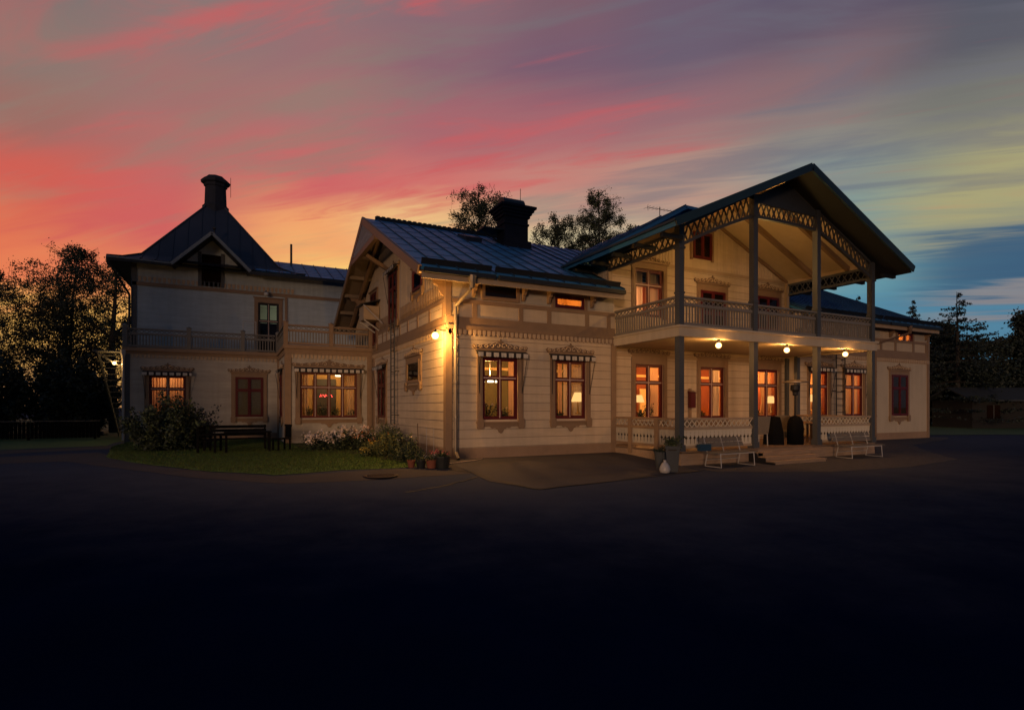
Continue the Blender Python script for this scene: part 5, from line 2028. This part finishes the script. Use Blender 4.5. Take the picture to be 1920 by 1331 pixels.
plant("flowers", (4.72, 14.12, pz + .2), .16, .16, .2, 9, 160, .05, [LEAF_D, LEAF_M], "small plant with pale blooms in the terracotta pot", "flowers", 14, flowers=[(WHITEF, 5, .03, .5)])
pot((4.47, 14.25, pz + .02), .10, .14, .22, BLKPOT, "small dark pot at the end of the flower bed")
plant("shrub", (4.47, 14.25, pz + .2), .15, .15, .35, 10, 140, .05, [LEAF_D, LEAF_M], "thin reddish plant in the small dark pot", "plant", 15)
pot((4.25, 14.4, pz + .02), .08, .11, .2, TERRA, "smallest brown pot beside the bed edge")
b = MB()
b.tube([(5.05, 14.5, pz + .06), (5.4, 14.55, -.0), (5.9, 14.75, .02), (6.4, 15.0, .02), (6.75, 15.35, .02)], .016, 6)
tag(b.build("garden_hose", mat("pale_hose", (.34, .26, .2), .5, .1)), "pale garden hose lying along the foot of the front wall", "hose")
b = MB()
b.tube([(4.82, 15.6, 0), (4.8, 15.62, 1.1)], .013, 6)
tag(b.build("plant_stake", mat("bamboo", (.10, .06, .03), .7)), "thin upright stake in the bed before the gable wall", "stake")
b = MB()
b.tube([(5.0, 15.4, 0), (5.0, 15.4, 1.0)], .006, 5)
b.tube([(5.25, 15.5, 0), (5.25, 15.5, .95)], .006, 5)
b.tube([(5.0, 15.4, .8), (5.25, 15.5, .8)], .005, 5)
tag(b.build("wire_trellis", WHITEP), "thin pale wire plant support beside the stake", "plant support")

# ---- garden furniture in the dusk on the lawn
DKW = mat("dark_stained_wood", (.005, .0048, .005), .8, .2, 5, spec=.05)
def garden_bench(loc, rz, L, label):
    t = tag(empty("garden_bench", loc, rz), label, "bench")
    b = MB()
    for k in range(4):
        b.box(-L / 2, L / 2, -.25 + k * .13, -.14 + k * .13, .41, .44)
    b.build("seat", DKW, t, raw=True)
    b = MB()
    for k in range(3):
        b.box(-L / 2, L / 2, .28, .31, .52 + k * .14, .63 + k * .14)
    b.build("backrest", DKW, t, raw=True)
    for s in (-1, 1):
        b = MB()
        x = s * (L / 2 - .05)
        b.box(x - .03, x + .03, .25, .32, 0, .92)
        b.box(x - .03, x + .03, -.27, -.2, 0, .64)
        b.box(x - .035, x + .035, -.3, .30, .62, .66)
        b.build("leg", DKW, t, raw=True)
    return t


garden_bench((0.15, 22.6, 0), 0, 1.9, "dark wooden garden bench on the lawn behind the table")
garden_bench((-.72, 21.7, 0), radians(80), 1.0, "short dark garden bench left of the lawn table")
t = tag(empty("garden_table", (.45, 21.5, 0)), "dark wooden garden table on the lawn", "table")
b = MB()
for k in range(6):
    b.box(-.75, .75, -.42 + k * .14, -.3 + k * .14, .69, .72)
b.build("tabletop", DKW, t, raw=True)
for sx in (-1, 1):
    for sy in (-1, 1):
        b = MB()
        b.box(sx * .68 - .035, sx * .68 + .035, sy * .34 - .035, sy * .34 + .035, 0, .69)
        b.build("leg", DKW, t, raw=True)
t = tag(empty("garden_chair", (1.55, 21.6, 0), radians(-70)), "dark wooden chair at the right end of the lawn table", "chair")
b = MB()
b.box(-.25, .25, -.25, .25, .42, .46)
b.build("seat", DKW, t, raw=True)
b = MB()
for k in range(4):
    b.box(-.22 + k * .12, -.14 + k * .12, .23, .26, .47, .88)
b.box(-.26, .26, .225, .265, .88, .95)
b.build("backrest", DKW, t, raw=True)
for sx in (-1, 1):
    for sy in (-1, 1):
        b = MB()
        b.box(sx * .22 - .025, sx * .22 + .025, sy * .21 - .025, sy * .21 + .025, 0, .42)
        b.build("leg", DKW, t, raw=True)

# ---- bushes and flower bed
plant("lilac_bush", (-2.2, 23.6, 0), 1.55, 1.2, 2.15, 60, 9500, .11, [LEAF_D, LEAF_M], "big dark leafy bush under the lit window of the tower house", "bush", 21, wts=[.6, .4], lean=.3, stemr=.015)
plant("flowering_shrub", (-.95, 24.3, 0), .5, .45, 2.0, 18, 1500, .09, [mat("greyish_leaves", (.12, .10, .10), .7, .2), LEAF_D], "paler greyish shrub at the right side of the big bush", "bush", 22)
for i, (x, y, rx, h, lb) in enumerate(((2.75, 21.0, .55, .72, "low white phlox clump at the left end of the flower bed"), (3.55, 20.8, .6, .95, "tallest white phlox clump in the middle of the flower bed"),
                                       (4.25, 20.6, .5, .9, "white phlox clump with orange lilies right of the middle"))):
    fl_ = [(WHITEF, 75, .08, .2)]
    if i == 1:
        fl_.append((PURF, 5, .07, .7))
    if i == 2:
        fl_ = [(WHITEF, 40, .075, .3), (ORF, 22, .07, .3)]
    plant("phlox", (x, y, 0), rx, .5, h, 44, 1900, .075, [LEAF_D, LEAF_M], lb, "flowers", 30 + i, group="phlox in the flower bed", flowers=fl_)
for i, (x, y, rx, h, ms, lb, fl_) in enumerate((
        (3.95, 17.9, .45, .55, [LEAF_Y, LEAF_M], "yellow green low plant at the lawn side of the bed", [(YELF, 10, .05, .3)]),
        (4.35, 17.4, .5, .85, [LEAF_M, LEAF_Y], "loose mid green perennials before the gable wall", [(YELF, 5, .03, .5)]),
        (4.55, 16.4, .5, .9, [LEAF_M, LEAF_D], "tall feathery perennials near the corner of the house", [(WHITEF, 6, .03, .6)]),
        (4.7, 19.2, .6, 1.15, [LEAF_D, LEAF_M], "tall thin stemmed plants below the iron ladder", [(ORF, 4, .03, .6)]),
        (4.55, 15.4, .38, .6, [LEAF_D, LEAF_M], "low dark plants at the front tip of the bed", None),
        (5.1, 20.6, .5, 1.1, [LEAF_D, LEAF_M], "tall dark plants against the gable wall by the bay", None))):
    plant("perennial", (x, y, 0), rx, rx, h, 46, 1500, .06, ms, lb, "plant", 40 + i, group="perennials in the flower bed", flowers=fl_)

# ---- lawn blades
rng = np.random.default_rng(5)
poly = np.array(LAWN)


def inside(px, py, poly):
    c = np.zeros(len(px), bool)
    j = len(poly) - 1
    for i in range(len(poly)):
        xi, yi, xj, yj = *poly[i], *poly[j]
        cond = ((yi > py) != (yj > py)) & (px < (xj - xi) * (py - yi) / (yj - yi + 1e-9) + xi)
        c ^= cond
        j = i
    return c


def blades(name, poly, n, h, mats, label=None, z=0.012):
    P = np.array(poly)
    lo, hi = P.min(0), P.max(0)
    px, py = rng.uniform(lo[0], hi[0], n), rng.uniform(lo[1], hi[1], n)
    k = inside(px, py, P)
    px, py = px[k], py[k]
    m_ = len(px)
    t = np.clip((15.3 - py) / 3.8, 0, 1)
    pz_ = -.2 * t * t * (3 - 2 * t) + z
    a = rng.uniform(0, 2 * pi, m_)
    hh = h * rng.uniform(.5, 1.4, m_)
    w = .008
    lean = rng.normal(size=(m_, 2)) * h * .5
    b0 = np.stack([px - w * np.cos(a), py - w * np.sin(a), pz_], 1)
    b1 = np.stack([px + w * np.cos(a), py + w * np.sin(a), pz_], 1)
    t1 = np.stack([px + lean[:, 0] + .002, py + lean[:, 1], pz_ + hh], 1)
    t0 = np.stack([px + lean[:, 0] - .002, py + lean[:, 1], pz_ + hh], 1)
    v = np.stack([b0, b1, t1, t0], 1).reshape(-1, 3)
    o = cloud_obj(name, v, mats, None, rng)
    o['kind'] = 'stuff'
    return o


blades("grass", LAWN, 90000, .035, [mat("grass_blade", (.060, .125, .010), .7, .2), mat("dry_grass_blade", (.085, .105, .02), .7, .2), mat("dark_grass_blade", (.035, .05, .012), .7, .2)])


# ================================================================ trees
def broadleaf(name, base, H_, spread, cb, nlimb, leaves, size, label, seed, droop=.5, group=None, mats=None, lean=(0, 0), wts=None, trunk_r=.2, cat="tree", top_pow=1.0, low=.25):
    rng = np.random.default_rng(seed)
    t = tag(empty(name, base), label, cat, group)
    b = MB()
    bx, by, bz = base
    tp = []
    n = 9
    for i in range(n + 1):
        s = i / n
        tp.append(Vector((bx + lean[0] * s + .12 * sin(s * 5 + seed), by + lean[1] * s + .12 * cos(s * 4 + seed), bz + H_ * .96 * s)))
    b.tube(tp, [trunk_r * (1 - .93 * (i / n)) + .008 for i in range(n + 1)], 7)
    centers = []
    for i in range(nlimb):
        s = cb + (0.97 - cb) * (i + rng.uniform(0, 1)) / nlimb
        p = tp[0].lerp(tp[-1], s)
        k = min(n - 1, int(s * n))
        p = tp[k].lerp(tp[k + 1], s * n - k)
        az = i * 2.399 + rng.uniform(-.5, .5)
        prof = sin(pi * min(1, (s - cb) / (1 - cb) * .82 + low)) ** top_pow
        L = spread * max(.18, prof) * rng.uniform(.75, 1.1)
        el = rng.uniform(.35, .85)
        d = Vector((cos(az) * cos(el), sin(az) * cos(el), sin(el)))
        q = [p]
        m_ = 5
        for j in range(m_):
            d2 = d + Vector((0, 0, -(.30 + .45 * droop) * (j / m_)))
            q.append(q[-1] + d2.normalized() * (L / m_) + Vector(rng.normal(size=3) * L * .02))
        r0 = trunk_r * .38 * (1 - .7 * s)
        b.tube(q, [r0 * (1 - .85 * j / m_) + .004 for j in range(m_ + 1)], 5, cap=False)
        ns = max(4, int(L * 3.2))
        for j in range(ns):
            f = rng.uniform(.2, 1.0)
            ff = f * m_
            kk = min(m_ - 1, int(ff))
            c = q[kk].lerp(q[kk + 1], ff - kk)
            az2 = rng.uniform(0, 2 * pi)
            l2 = L * .28 * rng.uniform(.5, 1.2) + .25
            e1 = c + Vector((cos(az2) * .65, sin(az2) * .65, rng.uniform(-.1, .6))) * l2
            hang = 1.9 if droop > .85 else 1.0
            e2 = e1 + Vector((cos(az2) * .25 / hang, sin(az2) * .25 / hang, -droop * rng.uniform(.6, 1.8))) * l2 * hang
            b.tube([c, e1, e2], [.014, .009, .004], 3, cap=False)
            centers.append((c, e1, e2))
    per = max(1, int(leaves / max(1, len(centers))))
    pts = []
    for c, e1, e2 in centers:
        dens = rng.choice([.04, .35, 2.6])
        cnt = int(per * dens)
        s = rng.uniform(0.15, 2.0, cnt)
        for v in s:
            p = c.lerp(e1, v) if v < 1 else e1.lerp(e2, v - 1)
            j = rng.normal(size=3) * size * 1.3
            pts.append((p.x + j[0], p.y + j[1], p.z + j[2] - abs(j[1]) * droop))
    b.build("trunk", BARK, t)
    cloud_obj("crown", leafcloud(np.array(pts), size, rng), mats or [LEAF_D, LEAF_M], t, rng, wts=wts or [.7, .3])
    return t


def conifer(name, base, H_, spread, label, seed, group=None, layers=26, per=7, needle=.16, dens=26, gap=0.0, cat="tree", irregular=.25, start=.08, droop=.28):
    rng = np.random.default_rng(seed)
    t = tag(empty(name, base), label, cat, group)
    b = MB()
    bx, by, bz = base
    b.tube([(bx, by, bz), (bx + .1, by, bz + H_ * .5), (bx, by + .05, bz + H_)], [H_ * .016 + .05, H_ * .01 + .02, .01], 7)
    pts = []
    for i in range(layers):
        s = start + (1 - start) * (i + .5) / layers
        z = bz + H_ * s
        L0 = spread * (1 - s) ** .85 + .12
        for k in range(per):
            if rng.uniform() < gap:
                continue
            az = rng.uniform(0, 2 * pi)
            L = L0 * rng.uniform(1 - irregular * 1.8, 1 + irregular)
            d = Vector((cos(az), sin(az), 0))
            p0_ = Vector((bx, by, z + rng.normal() * .08))
            p1_ = p0_ + d * L * .55 + Vector((0, 0, -L * droop * .5))
            p2_ = p0_ + d * L + Vector((0, 0, -L * droop * .55 + rng.uniform(0, .12) * L))
            b.tube([p0_, p1_, p2_], [.03, .016, .005], 3, cap=False)
            cnt = int(dens * L) + 4
            for q in range(cnt):
                f = rng.uniform(.12, 1)
                c = p0_.lerp(p1_, f * 2) if f < .5 else p1_.lerp(p2_, f * 2 - 1)
                sidew = Vector((-d.y, d.x, 0)) * rng.normal() * .16 * L * (1.1 - f)
                pts.append((c.x + sidew.x, c.y + sidew.y, c.z + rng.normal() * .05 - abs(rng.normal()) * .07))
    b.build("trunk", BARK, t)
    cloud_obj("crown", leafcloud(np.array(pts), needle, rng), [NEEDLE, LEAF_D], t, rng, wts=[.75, .25])
    return t


GB = "birches standing behind the house"
broadleaf("birch_tree", (-9.6, 43.5, 0), 12.4, 4.8, .16, 58, 46000, .115, "tall drooping birch at far left whose top leans over the others", 51, droop=.9, lean=(.9, .3), trunk_r=.12, top_pow=.5, mats=[LEAF_D, NEEDLE])
broadleaf("birch_tree", (-13.0, 43.0, 0), 10.2, 3.6, .12, 40, 22000, .115, "smaller birch at the left edge behind the tallest one", 52, droop=.9, trunk_r=.11, top_pow=.5, mats=[LEAF_D, NEEDLE])
broadleaf("birch_tree", (-9.2, 42.6, 0), 9.6, 3.2, .14, 34, 8000, .125, "lower birch between the tallest birch and the outside stair", 50, droop=.9, trunk_r=.14, mats=[LEAF_D, NEEDLE])
broadleaf("tree", (-6.6, 41.5, 0), 11.2, 3.2, .12, 26, 5000, .12, "sparse small tree with bare branching limbs beside the tower house", 53, droop=.2, trunk_r=.3, low=.35)
broadleaf("tree", (-16.5, 44.0, 0), 8.2, 3.0, .1, 26, 11000, .13, "low dark tree at the far left edge of the yard", 54, droop=.6, trunk_r=.16, mats=[LEAF_D, NEEDLE])
broadleaf("birch_tree", (18.1, 42.0, 0), 20.2, 3.8, .5, 42, 26000, .135, "birch behind the roof just left of the chimney", 55, droop=.8, group=GB, trunk_r=.25, low=.08)
broadleaf("birch_tree", (25.5, 41.5, 0), 18.9, 3.1, .5, 40, 21000, .135, "lower birch behind the roof just right of the chimney", 56, droop=.7, group=GB, trunk_r=.25, low=.08)
broadleaf("birch_tree", (31.4, 43.5, 0), 23.3, 3.6, .45, 50, 36000, .14, "taller pointed birch between the chimney and the balcony gable", 57, droop=.6, group=GB, trunk_r=.3, low=.12)
# undergrowth along the left boundary
for i, (x, y, rx, h, lb) in enumerate(((-15.5, 37.5, 2.6, 3.0, "wide dark bush behind the fence at the left edge"), (-11.8, 37.0, 2.5, 3.6, "taller dark bush under the tall birch"),
                                       (-8.0, 37.4, 2.2, 3.2, "dark bush nearest the outside stair"), (-19.5, 38, 2.8, 3.4, "dark bush furthest left behind the fence"))):
    plant("bush", (x, y, 0), rx, 1.8, h * 1.45, 80, 16000, .22, [LEAF_D, NEEDLE], lb, "bush", 60 + i, lean=.5, stemr=.02)
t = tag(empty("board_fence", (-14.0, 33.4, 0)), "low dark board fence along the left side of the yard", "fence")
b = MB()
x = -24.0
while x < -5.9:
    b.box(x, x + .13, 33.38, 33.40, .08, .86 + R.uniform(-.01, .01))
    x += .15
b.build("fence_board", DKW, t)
b = MB()
for z0_ in (.25, .68):
    b.box(-24, -5.9, 33.405, 33.45, z0_, z0_ + .08)
b.box(-24, -5.9, 33.35, 33.46, .88, .92)
b.build("fence_rail", mat("grey_fence_rail", (.10, .09, .085), .8, .2), t)
for k in range(8):
    b = MB()
    b.box(-24 + k * 2.55, -23.9 + k * 2.55, 33.455, 33.55, 0, .87)
    b.build("fence_post", DKW, t)

# spruces added left of the yard, outside the view, to keep the low light off the rear house
for i, (x, y, h_) in enumerate(((-22.6, 6.8, 13.0), (-24.5, 3.0, 14.0), (-24.0, 6.0, 13.5), (-27.5, 3.5, 14.5), (-31.0, 6.0, 13.5), (-35.0, 4.0, 14.0), (-39.5, 6.0, 14.0))):
    conifer("spruce_tree", (x, y, 0), h_, 3.6, "dense spruce added out of view to shade the rear house", 200 + i, group="added spruces shading the rear house", layers=30, per=10, needle=.5, dens=14, irregular=.15)

# unseen pines added behind the viewer, whose crowns keep the level light off the roofs
for i, c_ in enumerate(np.arange(-17, 22, 4.2)):
    a_ = -25 + (1.5 if i % 2 else -1.5)
    conifer("added_shade_pine", (a_ * .62 + .78 * c_, a_ * .78 - .62 * c_, 0), 24 + (i % 3), 4.6, "tall pine added behind the viewer to shade the roofs", 300 + i, group="added pines shading the roofs", layers=30, per=10, needle=.75, dens=9, irregular=.12, start=.44)

# right side
for (x, y, h_, sp_, lb, sd_) in ((60.5, 31.0, 12.2, 2.7, "dark spruce tip rising just left of the larch", 71), (56.5, 34.0, 12.9, 2.9, "dark spruce rising behind the right end of the roof", 72),
                                 (39.5, 31.5, 13.4, 3.0, "spruce seen under the balcony eave behind the roof", 73), (46.5, 34.0, 12.8, 2.4, "narrow spruce seen between the balcony column and the stove pipe", 74)):
    conifer("spruce_tree", (x, y, 0), h_, sp_, lb, sd_, group="spruces behind the right wing", dens=34, per=8)
conifer("larch_tree", (49.5, 22.3, 0), 10.4, 5.8, "tall spreading larch with long level boughs beyond the right wing", 75, layers=19, per=7, needle=.15, dens=40, gap=.25, irregular=.4, droop=.15)
for i, (x, y, h_, sp_, lb) in enumerate(((57.0, 21.0, 9.3, 4.2, "dark rounded tree right of the larch"), (60.0, 17.5, 9.0, 4.2, "dark tree left of the tree at the right edge"),
                                         (58.5, 13.8, 11.0, 4.2, "taller dark tree cut by the right edge of the view"), (52.0, 24.5, 8.6, 4.0, "dark tree standing behind the larch"))):
    broadleaf("tree", (x, y, 0), h_, sp_, .10, 46, 44000, .22, lb, 80 + i, droop=.4, trunk_r=.2, low=.3, group="dark trees at the right", mats=[NEEDLE, LEAF_D])
for i, (x, y, rx, h, lb) in enumerate(((58, 25, 3.4, 4.6, "dark thicket behind the shed and the larch"), (62, 20.5, 3.6, 4.8, "dark thicket behind the right end of the shed"), (63, 15.5, 3.6, 5.0, "dark thicket at the right edge"), (54.5, 28, 3.2, 4.4, "dark thicket next to the corner of the right wing"))):
    plant("bush", (x, y, 0), rx, 2.6, h * 1.15, 90, 16000, .3, [LEAF_D, NEEDLE], lb, "bush", 90 + i, lean=.6, stemr=.03, group="thickets behind the shed")
t = tag(empty("garden_shed", (52.5, 20.6, 0), radians(-24)), "low dark shed with pale roof edge under the trees at right", "shed")
b = MB()
b.box(-4.2, 4.2, -1.8, 1.8, 0, 2.1)
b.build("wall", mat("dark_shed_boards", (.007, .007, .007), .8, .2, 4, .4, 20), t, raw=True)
b = MB()
for s in (-1, 1):
    b.hexa([(-4.6, s * 2.3, 1.98), (4.6, s * 2.3, 1.98), (4.6, 0, 2.95), (-4.6, 0, 2.95), (-4.6, s * 2.3, 2.08), (4.6, s * 2.3, 2.08), (4.6, 0, 3.05), (-4.6, 0, 3.05)])
b.build("roof", mat("shed_roof_felt", (.022, .027, .032), .7, .2), t, raw=True)
for x in (-2.6, .4, 2.7):
    b = MB()
    b.box(x - .5, x + .5, -1.83, -1.802, .7, 1.7)
    b.box(x - .03, x + .03, -1.85, -1.831, .7, 1.7, 1)
    b.build("window", [DARKHOLE, mat("grey_shed_trim", (.05, .05, .05), .7)], t, raw=True)


# ================================================================ things seen in the windows
def table_lamp(loc, label, s=1.0):
    t = tag(empty("table_lamp", loc), label, "lamp", "lit table lamps behind the windows")
    b = MB()
    b.lathe([(.09 * s, 0), (.09 * s, .02), (.03 * s, .05), (.02 * s, .3 * s), (.012 * s, .45 * s)], loc, 12)
    b.build("lamp_base", mat("brass", (.4, .25, .08), .35, .1, metal=.8), t)
    b = MB()
    b.lathe([(.20 * s, .36 * s), (.17 * s, .46 * s), (.10 * s, .64 * s)], loc, 20)
    b.build("lamp_shade", SHADE, t, smooth=True)
    return t


table_lamp((10.63, 16.0, 1.35), "lit table lamp with flared shade behind the second window from the corner", 1.15)
table_lamp((13.93, 16.72, 1.4), "lit table lamp in the leftmost veranda window")
table_lamp((21.02, 16.45, 1.35), "lit table lamp in the veranda window behind the steps", 1.1)
table_lamp((23.27, 16.05, 1.4), "lit tall shaded lamp in the awning window behind the veranda column", 1.15)
t = tag(empty("chandelier", (7.75, 17.0, 2.35)), "white ceiling light of glass shades behind the window nearest the corner", "lamp")
b = MB()
b.tube([(7.75, 17.0, 2.62), (7.75, 17.0, 3.58)], .012, 6)
b.tube([(7.45, 17.0, 2.62), (8.05, 17.0, 2.62)], .012, 6)
b.build("stem", WHITEP, t)
for dx in (-.3, .02, .3):
    b = MB()
    b.lathe([(.04, .18), (.09, .10), (.105, 0)], (7.75 + dx, 17.0, 2.42), 14)
    b.build("lamp_shade", emat("glass_shade_glow", (1, .8, .5), 5.0) if "glass_shade_glow" not in MATS else MATS["glass_shade_glow"], t, smooth=True)
t = tag(empty("ceiling_light", (4.35, 26.6, 3.2)), "bright white ceiling light seen in the bay window", "lamp")
b = MB()
b.lathe([(.02, .3), (.08, .2), (.16, .08), (.12, 0)], (4.35, 26.6, 3.0), 14)
b.build("lamp_shade", MATS["glass_shade_glow"], t, smooth=True)
b = MB()
b.tube([(4.35, 26.6, 3.3), (4.35, 26.6, 3.54)], .01, 6)
b.build("stem", STEEL, t)
# red neon lettering in the bay window
nb = MB()
xx = 3.42
for k, gl in enumerate(((0, 0, .04, .12, .09, .02), (0.0, .1, .05, .1, .1, .0), (0, .0, .03, .12, .08, .06), (0, .11, .05, 0, .1, .1), (0, .05, .04, .11, .09, .0))):
    p = [(xx + gl[0], 25.75, 2.02 + gl[1]), (xx + gl[2], 25.75, 2.02 + gl[3]), (xx + gl[4], 25.75, 2.02 + gl[5]), (xx + .11, 25.75, 2.05)]
    nb.tube(p, .011, 6)
    xx += .11
tag(nb.build("neon_sign", emat("red_neon", (1.0, .07, .05), 3.5)), "small red neon sign hanging in the bay window", "sign")
# plants on the window sills
for i, (x, y, z0_, rx, h, lb, fl_) in enumerate((
        (7.15, 15.95, 1.22, .2, .62, "white flowering plant on the sill of the window nearest the corner", [(WHITEF, 8, .04, .4)]),
        (7.75, 15.95, 1.22, .22, .35, "low leafy plant on the same sill as the white flowering plant", [(WHITEF, 2, .04, .4)]),
        (9.75, 15.95, 1.22, .2, .3, "low plant on the sill beside the flared table lamp", [(PINK, 3, .03, .4)]),
        (13.75, 16.45, 1.15, .25, .38, "spreading plant on the sill of the leftmost veranda window", [(WHITEF, 3, .04, .4)]),
        (14.1, 16.42, 1.15, .14, .62, "upright leafy plant by the curtain of the leftmost veranda window", None),
        (16.9, 16.45, 1.15, .22, .3, "low plant on the sill of the middle veranda window", None),
        (20.05, 16.45, 1.15, .18, .5, "red flowering plant on the sill behind the pale armchair", [(PINK, 6, .05, .4)]),
        (25.25, 15.95, 1.2, .18, .35, "small plant on the sill of the second awning window", None),
        (2.95, 25.75, 1.15, .2, .45, "dark plant at the left end of the bay window sill", [(PINK, 2, .04, .4)]),
        (3.5, 25.75, 1.15, .3, .6, "bushy dark plant in the bay window below the neon sign", [(WHITEF, 4, .04, .2)]),
        (4.1, 25.75, 1.15, .2, .5, "yellow green plant in the third pane of the bay window", None),
        (4.75, 25.75, 1.15, .18, .42, "small upright plants at the right end of the bay window sill", None))):
    plant("window_plant", (x, y, z0_), rx, .12, h, 14, 330, .06, [LEAF_M, LEAF_D] if i != 10 else [LEAF_Y, LEAF_M], lb, "plant", 110 + i, group="plants on the window sills", flowers=fl_)
